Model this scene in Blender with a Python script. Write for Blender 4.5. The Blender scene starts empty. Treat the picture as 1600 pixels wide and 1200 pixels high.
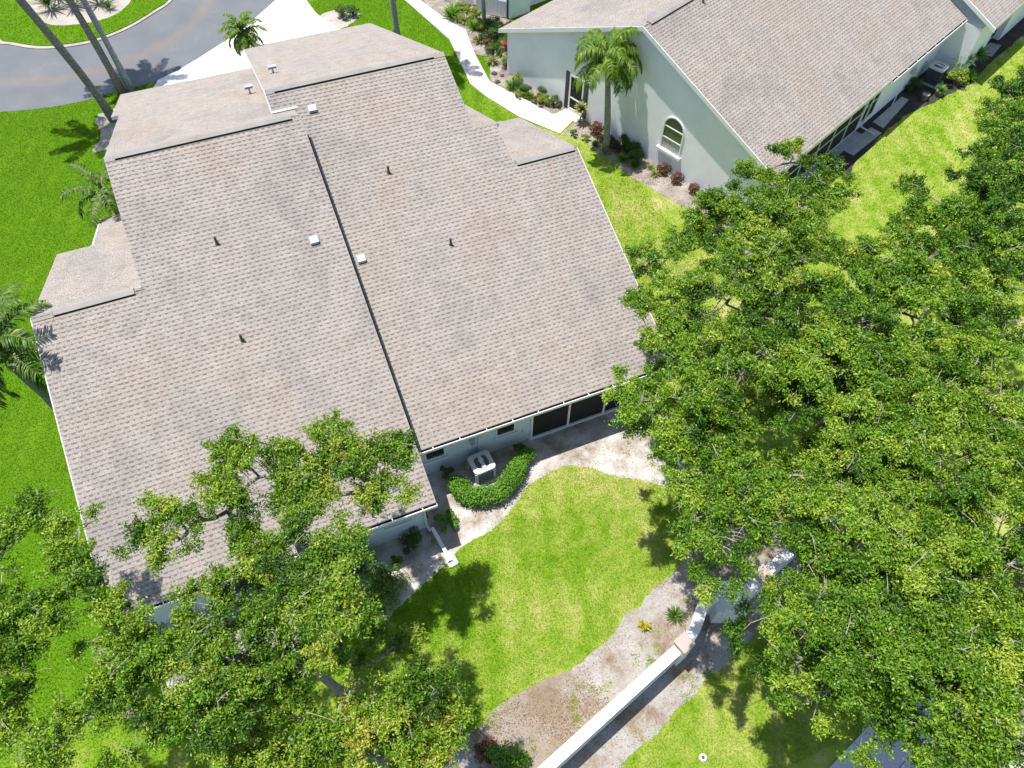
import bpy, bmesh, math, random
import numpy as np
from mathutils import Vector, Matrix
from mathutils.geometry import tessellate_polygon

rad = math.radians
scene = bpy.context.scene
COL = scene.collection
rng = np.random.default_rng(7)
random.seed(7)

# ---------------------------------------------------------------- camera
cam_data = bpy.data.cameras.new("camera")
cam_data.sensor_width = 36.0
cam_data.lens = 26.35
cam_data.clip_start = 0.5
cam_data.clip_end = 3000
cam = bpy.data.objects.new("camera", cam_data)
cam.location = (0, 0, 23.5)
cam.rotation_euler = (rad(35.9307), rad(-0.4594), rad(-22.5715))
COL.objects.link(cam)
scene.camera = cam

# ---------------------------------------------------------------- light
SUN = Vector((-0.19618, 0.17524, 0.96478)).normalized()
world = bpy.data.worlds.new("World")
scene.world = world
world.use_nodes = True
wn = world.node_tree
bg = wn.nodes["Background"]
sky = wn.nodes.new("ShaderNodeTexSky")
sky.sky_type = 'NISHITA'
sky.sun_disc = False
sky.sun_elevation = math.asin(SUN.z)
sky.sun_rotation = math.atan2(SUN.x, SUN.y)
sky.air_density = 1.0
sky.dust_density = 1.0
wn.links.new(sky.outputs[0], bg.inputs[0])
bg.inputs[1].default_value = 0.13
sl = bpy.data.lights.new("sun", 'SUN')
sl.energy = 4.95
sl.angle = rad(0.53)
sl.color = (1.0, 0.955, 0.89)
sun = bpy.data.objects.new("sun", sl)
sun.rotation_euler = SUN.to_track_quat('Z', 'Y').to_euler()
sun.location = SUN * 80
COL.objects.link(sun)
scene.view_settings.view_transform = 'Standard'
scene.view_settings.look = 'None'
scene.view_settings.gamma = 1.0
scene.view_settings.use_curve_mapping = False
scene.view_settings.exposure = 0.41

# ---------------------------------------------------------------- materials
def _new(name):
    m = bpy.data.materials.new(name)
    m.use_nodes = True
    nt = m.node_tree
    b = nt.nodes["Principled BSDF"]
    return m, nt, b

def noise(nt, scale, detail=4, rough=0.55, dist=0.0, world_space=True):
    n = nt.nodes.new("ShaderNodeTexNoise")
    n.inputs["Scale"].default_value = scale
    n.inputs["Detail"].default_value = detail
    n.inputs["Roughness"].default_value = rough
    n.inputs["Distortion"].default_value = dist
    if world_space:
        g = nt.nodes.new("ShaderNodeNewGeometry")
        nt.links.new(g.outputs["Position"], n.inputs["Vector"])
    else:
        t = nt.nodes.new("ShaderNodeTexCoord")
        nt.links.new(t.outputs["Object"], n.inputs["Vector"])
    return n

def ramp(nt, src, stops):
    r = nt.nodes.new("ShaderNodeValToRGB")
    e = r.color_ramp.elements
    while len(e) < len(stops):
        e.new(0.5)
    for i, (p, c) in enumerate(stops):
        e[i].position = p
        e[i].color = (*c, 1) if len(c) == 3 else c
    nt.links.new(src, r.inputs[0])
    return r

def mixc(nt, fac, a, b, mode='MIX'):
    m = nt.nodes.new("ShaderNodeMix")
    m.data_type = 'RGBA'
    m.blend_type = mode
    for sock, v in ((m.inputs[0], fac), (m.inputs[6], a), (m.inputs[7], b)):
        if hasattr(v, 'links') or hasattr(v, 'is_output'):
            nt.links.new(v, sock)
        elif isinstance(v, (int, float)):
            sock.default_value = v
        else:
            sock.default_value = (*v, 1)
    return m.outputs[2]

def mth(nt, op, a, b=0.0, clamp=False):
    m = nt.nodes.new("ShaderNodeMath")
    m.operation = op
    m.use_clamp = clamp
    for i, v in enumerate((a, b)):
        if hasattr(v, 'is_output'):
            nt.links.new(v, m.inputs[i])
        else:
            m.inputs[i].default_value = v
    return m.outputs[0]

def bump(nt, b, h, strength, dist):
    bp = nt.nodes.new("ShaderNodeBump")
    bp.inputs["Strength"].default_value = strength
    bp.inputs["Distance"].default_value = dist
    nt.links.new(h, bp.inputs["Height"])
    nt.links.new(bp.outputs[0], b.inputs["Normal"])

def mat_plain(name, col, rough=0.6, metal=0.0, var=0.12, scale=3.0, fine=40.0, bmp=0.0, spec=0.4):
    m, nt, b = _new(name)
    n = noise(nt, scale, 5)
    d = tuple(c * (1 - var) for c in col)
    l = tuple(min(1, c * (1 + var)) for c in col)
    r = ramp(nt, n.outputs[0], [(0.3, d), (0.7, l)])
    n2 = noise(nt, fine, 3)
    r2 = ramp(nt, n2.outputs[0], [(0.3, (0.93,) * 3), (0.7, (1.0,) * 3)])
    c = mixc(nt, 1.0, r.outputs[0], r2.outputs[0], 'MULTIPLY')
    nt.links.new(c, b.inputs["Base Color"])
    b.inputs["Roughness"].default_value = rough
    b.inputs["Metallic"].default_value = metal
    b.inputs["Specular IOR Level"].default_value = spec
    if bmp:
        bump(nt, b, n2.outputs[0], bmp, 0.02)
    return m

def attr(nt, name):
    a = nt.nodes.new("ShaderNodeAttribute")
    a.attribute_name = name
    return a.outputs["Fac"]

def mat_shingle(name, light, dark_mul=1.0):
    m, nt, b = _new(name)
    t = attr(nt, 'tint')
    base = ramp(nt, t, [(0.0, tuple(c * 0.90 for c in light)), (0.5, light), (1.0, tuple(min(1, c * 1.08) for c in light))])
    big = noise(nt, 0.32, 5, 0.6, 0.6)
    st = ramp(nt, big.outputs[0], [(0.34, (0.82, 0.835, 0.87)), (0.48, (1, 1, 1)), (0.62, (1.0, 0.955, 0.91)), (0.78, (0.88, 0.81, 0.75))])
    c = mixc(nt, 0.85, base.outputs[0], st.outputs[0], 'MULTIPLY')
    med = noise(nt, 2.2, 4, 0.6)
    r3 = ramp(nt, med.outputs[0], [(0.3, (0.9, 0.9, 0.9)), (0.6, (1.02, 1.02, 1.02))])
    c = mixc(nt, 0.8, c, r3.outputs[0], 'MULTIPLY')
    # faint streaks running down the slope
    sk = nt.nodes.new("ShaderNodeTexNoise"); sk.inputs["Scale"].default_value = 1.0; sk.inputs["Detail"].default_value = 5
    gp_ = nt.nodes.new("ShaderNodeNewGeometry"); mp = nt.nodes.new("ShaderNodeMapping"); mp.inputs["Scale"].default_value = (2.6, 0.22, 0.22)
    nt.links.new(gp_.outputs["Position"], mp.inputs[0]); nt.links.new(mp.outputs[0], sk.inputs["Vector"])
    rs = ramp(nt, sk.outputs[0], [(0.32, (0.86, 0.85, 0.84)), (0.52, (1.0, 1.0, 1.0)), (0.7, (1.05, 1.045, 1.04))])
    c = mixc(nt, 0.45, c, rs.outputs[0], 'MULTIPLY')
    gr = noise(nt, 160, 2, 0.7)
    r4 = ramp(nt, gr.outputs[0], [(0.3, (0.78, 0.78, 0.79)), (0.55, (1.0, 1.0, 1.0)), (0.8, (1.12, 1.11, 1.08))])
    c = mixc(nt, 1.0, c, r4.outputs[0], 'MULTIPLY')
    nt.links.new(c, b.inputs["Base Color"])
    b.inputs["Roughness"].default_value = 0.95
    b.inputs["Specular IOR Level"].default_value = 0.15
    bump(nt, b, gr.outputs[0], 0.4, 0.006)
    return m

def mat_leaf(name, stops, transl=0.22, rough=0.45, spec=0.36):
    """stops over the per-leaf 'tint' value"""
    m, nt, b = _new(name)
    t = attr(nt, 'tint')
    r = ramp(nt, t, stops)
    nt.links.new(r.outputs[0], b.inputs["Base Color"])
    b.inputs["Roughness"].default_value = rough
    b.inputs["Specular IOR Level"].default_value = spec
    tr = nt.nodes.new("ShaderNodeBsdfTranslucent")
    tc = mixc(nt, 1.0, r.outputs[0], (1.25, 1.35, 0.55), 'MULTIPLY')
    nt.links.new(tc, tr.inputs[0])
    mx = nt.nodes.new("ShaderNodeMixShader")
    mx.inputs[0].default_value = transl
    nt.links.new(b.outputs[0], mx.inputs[1])
    nt.links.new(tr.outputs[0], mx.inputs[2])
    nt.links.new(mx.outputs[0], nt.nodes["Material Output"].inputs[0])
    return m

def lawn_color(nt):
    g = nt.nodes.new("ShaderNodeNewGeometry")
    sx = nt.nodes.new("ShaderNodeSeparateXYZ")
    nt.links.new(g.outputs["Position"], sx.inputs[0])
    # how dry the turf is: irrigated lawn beside the drive, thirsty turf behind the houses
    dx = mth(nt, 'MULTIPLY', mth(nt, 'ADD', sx.outputs[0], 4.0), 1 / 17.0, True)
    dy = mth(nt, 'MULTIPLY', mth(nt, 'SUBTRACT', 36.0, sx.outputs[1]), 1 / 12.0, True)
    dry = mth(nt, 'MINIMUM', mth(nt, 'MULTIPLY', dx, dy), 0.54)
    low = mth(nt, 'MULTIPLY', mth(nt, 'MULTIPLY', mth(nt, 'SUBTRACT', 11.0, sx.outputs[1]), 0.25, True), 0.46)
    dry = mth(nt, 'MAXIMUM', dry, low)
    big = noise(nt, 0.42, 5, 0.6, 0.4)
    med = noise(nt, 1.9, 5, 0.65)
    fine = noise(nt, 22, 3, 0.7)
    v = mth(nt, 'ADD', mth(nt, 'MULTIPLY', mth(nt, 'SUBTRACT', big.outputs[0], 0.5), 1.5), mth(nt, 'MULTIPLY', mth(nt, 'SUBTRACT', med.outputs[0], 0.5), 0.95))
    amp = mth(nt, 'ADD', 0.35, mth(nt, 'MULTIPLY', dry, 0.75))
    v = mth(nt, 'MULTIPLY', v, amp)
    # faint mower passes
    wv = nt.nodes.new("ShaderNodeTexWave"); wv.inputs["Scale"].default_value = 0.33; wv.inputs["Distortion"].default_value = 1.2; wv.inputs["Detail Scale"].default_value = 0.4
    mp = nt.nodes.new("ShaderNodeMapping"); mp.inputs["Rotation"].default_value = (0, 0, 0.35); nt.links.new(g.outputs["Position"], mp.inputs[0]); nt.links.new(mp.outputs[0], wv.inputs[0])
    v = mth(nt, 'ADD', v, mth(nt, 'MULTIPLY', mth(nt, 'SUBTRACT', wv.outputs["Fac"], 0.5), 0.10))
    k = mth(nt, 'ADD', dry, v, True)
    r = ramp(nt, k, [(0.0, (0.090, 0.198, 0.008)), (0.18, (0.122, 0.242, 0.013)), (0.36, (0.168, 0.285, 0.020)), (0.56, (0.265, 0.345, 0.055)), (0.76, (0.375, 0.390, 0.125)), (0.92, (0.445, 0.395, 0.20)), (1.0, (0.46, 0.385, 0.235))])
    r2 = ramp(nt, fine.outputs[0], [(0.25, (0.76, 0.80, 0.72)), (0.5, (0.98, 0.98, 0.98)), (0.75, (1.16, 1.12, 1.1))])
    return mixc(nt, 1.0, r.outputs[0], r2.outputs[0], 'MULTIPLY'), fine

def mat_lawn():
    m, nt, b = _new("lawn")
    c, fine = lawn_color(nt)
    nt.links.new(c, b.inputs["Base Color"])
    b.inputs["Roughness"].default_value = 0.95
    b.inputs["Specular IOR Level"].default_value = 0.03
    bump(nt, b, fine.outputs[0], 0.7, 0.04)
    return m

def mat_blade():
    m, nt, b = _new("grass_blade")
    c, fine = lawn_color(nt)
    t = attr(nt, 'tint')
    r = ramp(nt, t, [(0.0, (0.80, 0.85, 0.75)), (1.0, (1.45, 1.40, 1.30))])
    c = mixc(nt, 1.0, c, r.outputs[0], 'MULTIPLY')
    nt.links.new(c, b.inputs["Base Color"])
    b.inputs["Roughness"].default_value = 0.8
    b.inputs["Specular IOR Level"].default_value = 0.05
    tr = nt.nodes.new("ShaderNodeBsdfTranslucent")
    nt.links.new(c, tr.inputs[0])
    mx = nt.nodes.new("ShaderNodeMixShader")
    mx.inputs[0].default_value = 0.4
    nt.links.new(b.outputs[0], mx.inputs[1])
    nt.links.new(tr.outputs[0], mx.inputs[2])
    nt.links.new(mx.outputs[0], nt.nodes["Material Output"].inputs[0])
    return m

def mat_ground(name, stops, scale=1.2, fine_scale=35, lo=0.75, hi=1.12, bmp=0.5, patch=None):
    m, nt, b = _new(name)
    n = noise(nt, scale, 7, 0.66, 0.12)
    r = ramp(nt, n.outputs[0], stops)
    base = r.outputs[0]
    if patch:      # bark mulch spread over one part of the bed
        (px, py, pr), pc = patch
        g = nt.nodes.new("ShaderNodeNewGeometry"); vd = nt.nodes.new("ShaderNodeVectorMath"); vd.operation = 'DISTANCE'
        nt.links.new(g.outputs["Position"], vd.inputs[0]); vd.inputs[1].default_value = (px, py, 0)
        pn = noise(nt, 1.6, 6, 0.68)
        k = mth(nt, 'SUBTRACT', 1.0, mth(nt, 'DIVIDE', vd.outputs["Value"], pr))
        k = mth(nt, 'MULTIPLY', mth(nt, 'ADD', k, mth(nt, 'MULTIPLY', mth(nt, 'SUBTRACT', pn.outputs[0], 0.5), 2.6)), 2.2, True)
        base = mixc(nt, mth(nt, 'MULTIPLY', k, 0.6), base, pc)
    f = noise(nt, fine_scale, 4, 0.7)
    r2 = ramp(nt, f.outputs[0], [(0.3, (lo,) * 3), (0.7, (hi,) * 3)])
    c = mixc(nt, 1.0, base, r2.outputs[0], 'MULTIPLY')
    nt.links.new(c, b.inputs["Base Color"])
    b.inputs["Roughness"].default_value = 0.95
    b.inputs["Specular IOR Level"].default_value = 0.2
    bump(nt, b, f.outputs[0], bmp, 0.03)
    return m

def mat_road():
    m, nt, b = _new("asphalt")
    n = noise(nt, 0.5, 6, 0.6, 0.6)
    r = ramp(nt, n.outputs[0], [(0.3, (0.135, 0.143, 0.158)), (0.6, (0.160, 0.166, 0.178)), (0.74, (0.195, 0.198, 0.202)), (0.84, (0.27, 0.27, 0.268))])
    # brown dirt washed along the middle of the bend
    g = nt.nodes.new("ShaderNodeNewGeometry")
    s = nt.nodes.new("ShaderNodeSeparateXYZ")
    nt.links.new(g.outputs["Position"], s.inputs[0])
    dd = mth(nt, 'POWER', mth(nt, 'ADD', s.outputs[0], 7.4), 2.0)
    dd2 = mth(nt, 'POWER', mth(nt, 'SUBTRACT', s.outputs[1], 52.6), 2.0)
    dist = mth(nt, 'SQRT', mth(nt, 'ADD', dd, dd2))
    n3 = noise(nt, 0.8, 4, 0.6)
    dist = mth(nt, 'ADD', dist, mth(nt, 'MULTIPLY', n3.outputs[0], 1.2))
    line = mth(nt, 'SUBTRACT', 1.0, mth(nt, 'MULTIPLY', mth(nt, 'ABSOLUTE', mth(nt, 'SUBTRACT', dist, 9.3)), 1.5), True)
    fac = mth(nt, 'MULTIPLY', line, mth(nt, 'MULTIPLY', n.outputs[0], 0.9))
    c = mixc(nt, fac, r.outputs[0], (0.225, 0.185, 0.145))
    f = noise(nt, 90, 3, 0.7)
    r2 = ramp(nt, f.outputs[0], [(0.3, (0.85,) * 3), (0.7, (1.08,) * 3)])
    c = mixc(nt, 1.0, c, r2.outputs[0], 'MULTIPLY')
    nt.links.new(c, b.inputs["Base Color"])
    b.inputs["Roughness"].default_value = 0.85
    b.inputs["Specular IOR Level"].default_value = 0.3
    bump(nt, b, f.outputs[0], 0.3, 0.01)
    return m

def mat_bark(name, a, b_, scale=9, stretch=0.25):
    m, nt, b = _new(name)
    n = noise(nt, scale, 6, 0.7, 0.5)
    r = ramp(nt, n.outputs[0], [(0.3, a), (0.68, b_)])
    nt.links.new(r.outputs[0], b.inputs["Base Color"])
    b.inputs["Roughness"].default_value = 0.95
    b.inputs["Specular IOR Level"].default_value = 0.15
    bump(nt, b, n.outputs[0], 0.7, 0.04)
    return m

def mat_palmtrunk(name, a, b_):
    m, nt, b = _new(name)
    tc = nt.nodes.new("ShaderNodeTexCoord")
    w = nt.nodes.new("ShaderNodeTexWave")
    w.wave_type = 'BANDS'
    w.bands_direction = 'Z'
    w.inputs["Scale"].default_value = 2.2
    w.inputs["Distortion"].default_value = 5.0
    w.inputs["Detail"].default_value = 3
    nt.links.new(tc.outputs["Object"], w.inputs["Vector"])
    n = noise(nt, 7, 5, 0.7)
    k = mth(nt, 'ADD', mth(nt, 'MULTIPLY', w.outputs["Fac"], 0.14), mth(nt, 'MULTIPLY', n.outputs[0], 0.86))
    r = ramp(nt, k, [(0.3, a), (0.7, b_)])
    nt.links.new(r.outputs[0], b.inputs["Base Color"])
    b.inputs["Roughness"].default_value = 0.9
    bump(nt, b, k, 0.6, 0.03)
    return m

def mat_glass(name, col, rough=0.06, spec=0.6):
    m, nt, b = _new(name)
    n = noise(nt, 1.5, 3)
    r = ramp(nt, n.outputs[0], [(0.3, tuple(c * 0.8 for c in col)), (0.7, col)])
    nt.links.new(r.outputs[0], b.inputs["Base Color"])
    b.inputs["Roughness"].default_value = rough
    b.inputs["Specular IOR Level"].default_value = spec
    return m

MT = {}
MT['lawn'] = mat_lawn()
MT['blade'] = mat_blade()
MT['sand'] = mat_ground("sandy_soil", [(0.28, (0.15, 0.115, 0.085)), (0.39, (0.30, 0.255, 0.21)), (0.50, (0.44, 0.405, 0.37)), (0.63, (0.60, 0.58, 0.555))], 0.9, 14, 0.78, 1.10)
MT['mulch'] = mat_ground("old_mulch", [(0.3, (0.20, 0.165, 0.14)), (0.5, (0.34, 0.295, 0.255)), (0.7, (0.46, 0.42, 0.375))], 1.4, 17, 0.5, 1.2)
MT['shade_mulch'] = mat_ground("mulch_with_painted_shade", [(0.3, (0.035, 0.03, 0.027)), (0.6, (0.07, 0.06, 0.052)), (0.8, (0.15, 0.13, 0.11))], 1.4, 17, 0.5, 1.2)  # near-black tone paints the neighbour's eave shade into the mulch
MT['litter_sand'] = mat_ground("leaf_strewn_sand", [(0.30, (0.15, 0.105, 0.07)), (0.40, (0.27, 0.215, 0.165)), (0.48, (0.345, 0.315, 0.288)), (0.62, (0.41, 0.393, 0.378))], 0.75, 16, 0.74, 1.12, patch=((2.7, 4.0, 2.1), (0.255, 0.19, 0.135)))
MT['island_sand'] = mat_ground("pale_shell_sand", [(0.3, (0.33, 0.29, 0.25)), (0.6, (0.46, 0.42, 0.38))], 1.2, 20)
MT['road'] = mat_road()
MT['drive'] = mat_ground("driveway_concrete", [(0.3, (0.62, 0.61, 0.59)), (0.7, (0.70, 0.69, 0.67))], 0.4, 60, 0.95, 1.03, 0.15)
MT['walk'] = mat_ground("walkway_concrete", [(0.3, (0.50, 0.47, 0.44)), (0.7, (0.58, 0.55, 0.52))], 0.5, 60, 0.92, 1.04, 0.15)
MT['slab'] = mat_ground("grey_concrete", [(0.3, (0.34, 0.33, 0.32)), (0.7, (0.44, 0.43, 0.42))], 1.2, 50, 0.9, 1.05, 0.2)
MT['path'] = mat_ground("bluish_concrete", [(0.3, (0.46, 0.46, 0.465)), (0.7, (0.56, 0.555, 0.55))], 0.8, 50, 0.9, 1.05, 0.2)
MT['shingle'] = mat_shingle("shingle_tab", (0.362, 0.326, 0.298))
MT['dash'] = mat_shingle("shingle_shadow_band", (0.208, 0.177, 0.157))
MT['roofdeck'] = mat_plain("roof_underlay", (0.26, 0.23, 0.21), 0.95)
MT['cap'] = mat_shingle("ridge_cap", (0.355, 0.335, 0.31))
MT['flash_shadow'] = mat_plain("flashing_with_painted_shadow", (0.045, 0.04, 0.035), 0.8)  # flashing colour, darkened to carry the shadow of the left half's edge
MT['slit'] = mat_plain("vent_slit", (0.02, 0.02, 0.02), 0.9)
MT['trim'] = mat_plain("white_trim", (0.72, 0.73, 0.72), 0.5, var=0.05)
MT['stucco'] = mat_plain("pale_stucco", (0.66, 0.71, 0.73), 0.9, var=0.08, scale=0.8, fine=55, bmp=0.25)
MT['stucco2'] = mat_plain("cream_stucco", (0.875, 0.87, 0.945), 0.9, var=0.07, scale=0.6, fine=45, bmp=0.3)
MT['gutter_in'] = mat_plain("gutter_inside", (0.045, 0.035, 0.03), 0.9)
MT['white'] = mat_plain("white_paint", (0.80, 0.80, 0.79), 0.45, var=0.04)
MT['wallwhite'] = mat_plain("garden_wall_paint", (0.72, 0.725, 0.72), 0.8, var=0.14, scale=1.3, bmp=0.15)
MT['capstone'] = mat_plain("pillar_cap_stone", (0.46, 0.38, 0.34), 0.85, var=0.06)
MT['glass'] = mat_glass("dark_window_glass", (0.035, 0.04, 0.042))
MT['arched'] = mat_glass("greenish_window_glass", (0.10, 0.13, 0.085))
MT['arched_top'] = mat_glass("teal_window_glass", (0.05, 0.075, 0.07))
MT['curtain'] = mat_plain("lace_behind_glass", (0.40, 0.41, 0.42), 0.3, var=0.35, scale=9)
MT['screen'] = mat_plain("dark_insect_screen", (0.022, 0.022, 0.02), 0.7, spec=0.2)
MT['shutter'] = mat_plain("charcoal_shutter", (0.055, 0.06, 0.068), 0.5)
MT['metal'] = mat_plain("galvanised_vent", (0.50, 0.52, 0.54), 0.45, 0.3)
MT['darkmetal'] = mat_plain("dark_pipe", (0.07, 0.065, 0.06), 0.6)
MT['acbody'] = mat_plain("ac_grey_panel", (0.25, 0.25, 0.255), 0.5, var=0.05)
MT['acrim'] = mat_plain("ac_light_rim", (0.58, 0.59, 0.60), 0.45, var=0.04)
MT['acdark'] = mat_plain("ac_dark_fan", (0.05, 0.055, 0.065), 0.6)
MT['acgrill'] = mat_plain("ac_grille_grey", (0.30, 0.31, 0.33), 0.5)
MT['terracotta'] = mat_plain("grey_planter", (0.16, 0.15, 0.14), 0.8)
MT['splash'] = mat_plain("pale_green_splash_block", (0.42, 0.50, 0.48), 0.8)
MT['dspout'] = mat_plain("downspout_enamel", (0.70, 0.72, 0.72), 0.45, var=0.03)
MT['brick'] = mat_plain("brown_paver", (0.24, 0.17, 0.13), 0.9)
MT['rock'] = mat_plain("dark_rock", (0.09, 0.08, 0.07), 0.9, var=0.3, bmp=0.5)
MT['hose'] = mat_plain("garden_hose", (0.05, 0.05, 0.055), 0.5)
MT['oak_bark'] = mat_bark("oak_bark", (0.13, 0.115, 0.10), (0.36, 0.34, 0.31))
MT['twig'] = mat_bark("pale_twig", (0.22, 0.20, 0.175), (0.46, 0.43, 0.39), 14)
MT['stem'] = mat_bark("shrub_stem", (0.10, 0.08, 0.05), (0.22, 0.18, 0.12), 14)
MT['palm_bark'] = mat_palmtrunk("palm_trunk", (0.115, 0.10, 0.085), (0.27, 0.25, 0.22))
MT['palm_bark_grey'] = mat_palmtrunk("grey_palm_trunk", (0.17, 0.175, 0.175), (0.34, 0.34, 0.33))
MT['palm_boot'] = mat_bark("palm_boots", (0.05, 0.038, 0.025), (0.17, 0.13, 0.08), 16)
MT['rachis'] = mat_plain("frond_stalk", (0.16, 0.20, 0.05), 0.6)
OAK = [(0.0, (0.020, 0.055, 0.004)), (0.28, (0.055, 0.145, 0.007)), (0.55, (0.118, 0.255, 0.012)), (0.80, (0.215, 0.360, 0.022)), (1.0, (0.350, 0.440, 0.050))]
MT['oak'] = mat_leaf("oak_leaf", OAK)
MT['oak_yellow'] = mat_leaf("yellowing_oak_leaf", [(0.0, (0.022, 0.060, 0.004)), (0.28, (0.062, 0.152, 0.008)), (0.55, (0.132, 0.262, 0.013)), (0.82, (0.238, 0.370, 0.026)), (0.97, (0.35, 0.44, 0.05)), (1.0, (0.42, 0.42, 0.06))])
MT['frond'] = mat_leaf("palm_leaflet", [(0.0, (0.060, 0.140, 0.008)), (0.5, (0.130, 0.245, 0.014)), (0.85, (0.24, 0.34, 0.03)), (1.0, (0.33, 0.34, 0.09))], 0.35)
MT['frond_dark'] = mat_leaf("dark_palm_leaflet", [(0.0, (0.035, 0.085, 0.010)), (0.5, (0.080, 0.170, 0.016)), (0.9, (0.18, 0.27, 0.03)), (1.0, (0.33, 0.28, 0.09))], 0.3)
MT['hedge'] = mat_leaf("hedge_leaf", [(0.0, (0.05, 0.15, 0.006)), (0.5, (0.11, 0.27, 0.012)), (1.0, (0.20, 0.38, 0.03))], 0.3)
MT['shrub'] = mat_leaf("shrub_leaf", [(0.0, (0.035, 0.08, 0.012)), (0.5, (0.08, 0.16, 0.02)), (1.0, (0.18, 0.25, 0.06))], 0.3)
MT['lime'] = mat_leaf("lime_leaf", [(0.0, (0.11, 0.19, 0.012)), (0.5, (0.24, 0.32, 0.02)), (1.0, (0.40, 0.40, 0.06))], 0.3)
MT['variegated'] = mat_leaf("variegated_leaf", [(0.0, (0.10, 0.17, 0.03)), (0.5, (0.26, 0.30, 0.09)), (1.0, (0.52, 0.48, 0.26))], 0.25)
MT['croton'] = mat_leaf("red_bronze_leaf", [(0.0, (0.06, 0.07, 0.02)), (0.35, (0.12, 0.05, 0.03)), (0.7, (0.21, 0.06, 0.045)), (1.0, (0.30, 0.16, 0.06))], 0.2)
MT['red_leaf'] = mat_leaf("crimson_leaf", [(0.0, (0.25, 0.02, 0.05)), (0.6, (0.50, 0.05, 0.10)), (1.0, (0.55, 0.22, 0.20))], 0.3)
MT['yellow_croton'] = mat_leaf("yellow_croton_leaf", [(0.0, (0.10, 0.16, 0.015)), (0.4, (0.38, 0.36, 0.03)), (1.0, (0.60, 0.52, 0.06))], 0.25)
MT['litter'] = mat_leaf("dry_leaf", [(0.0, (0.12, 0.075, 0.045)), (0.5, (0.26, 0.17, 0.10)), (1.0, (0.45, 0.36, 0.24))], 0.15, 0.8, 0.1)

# ---------------------------------------------------------------- mesh helpers
ORG = {}

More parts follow.
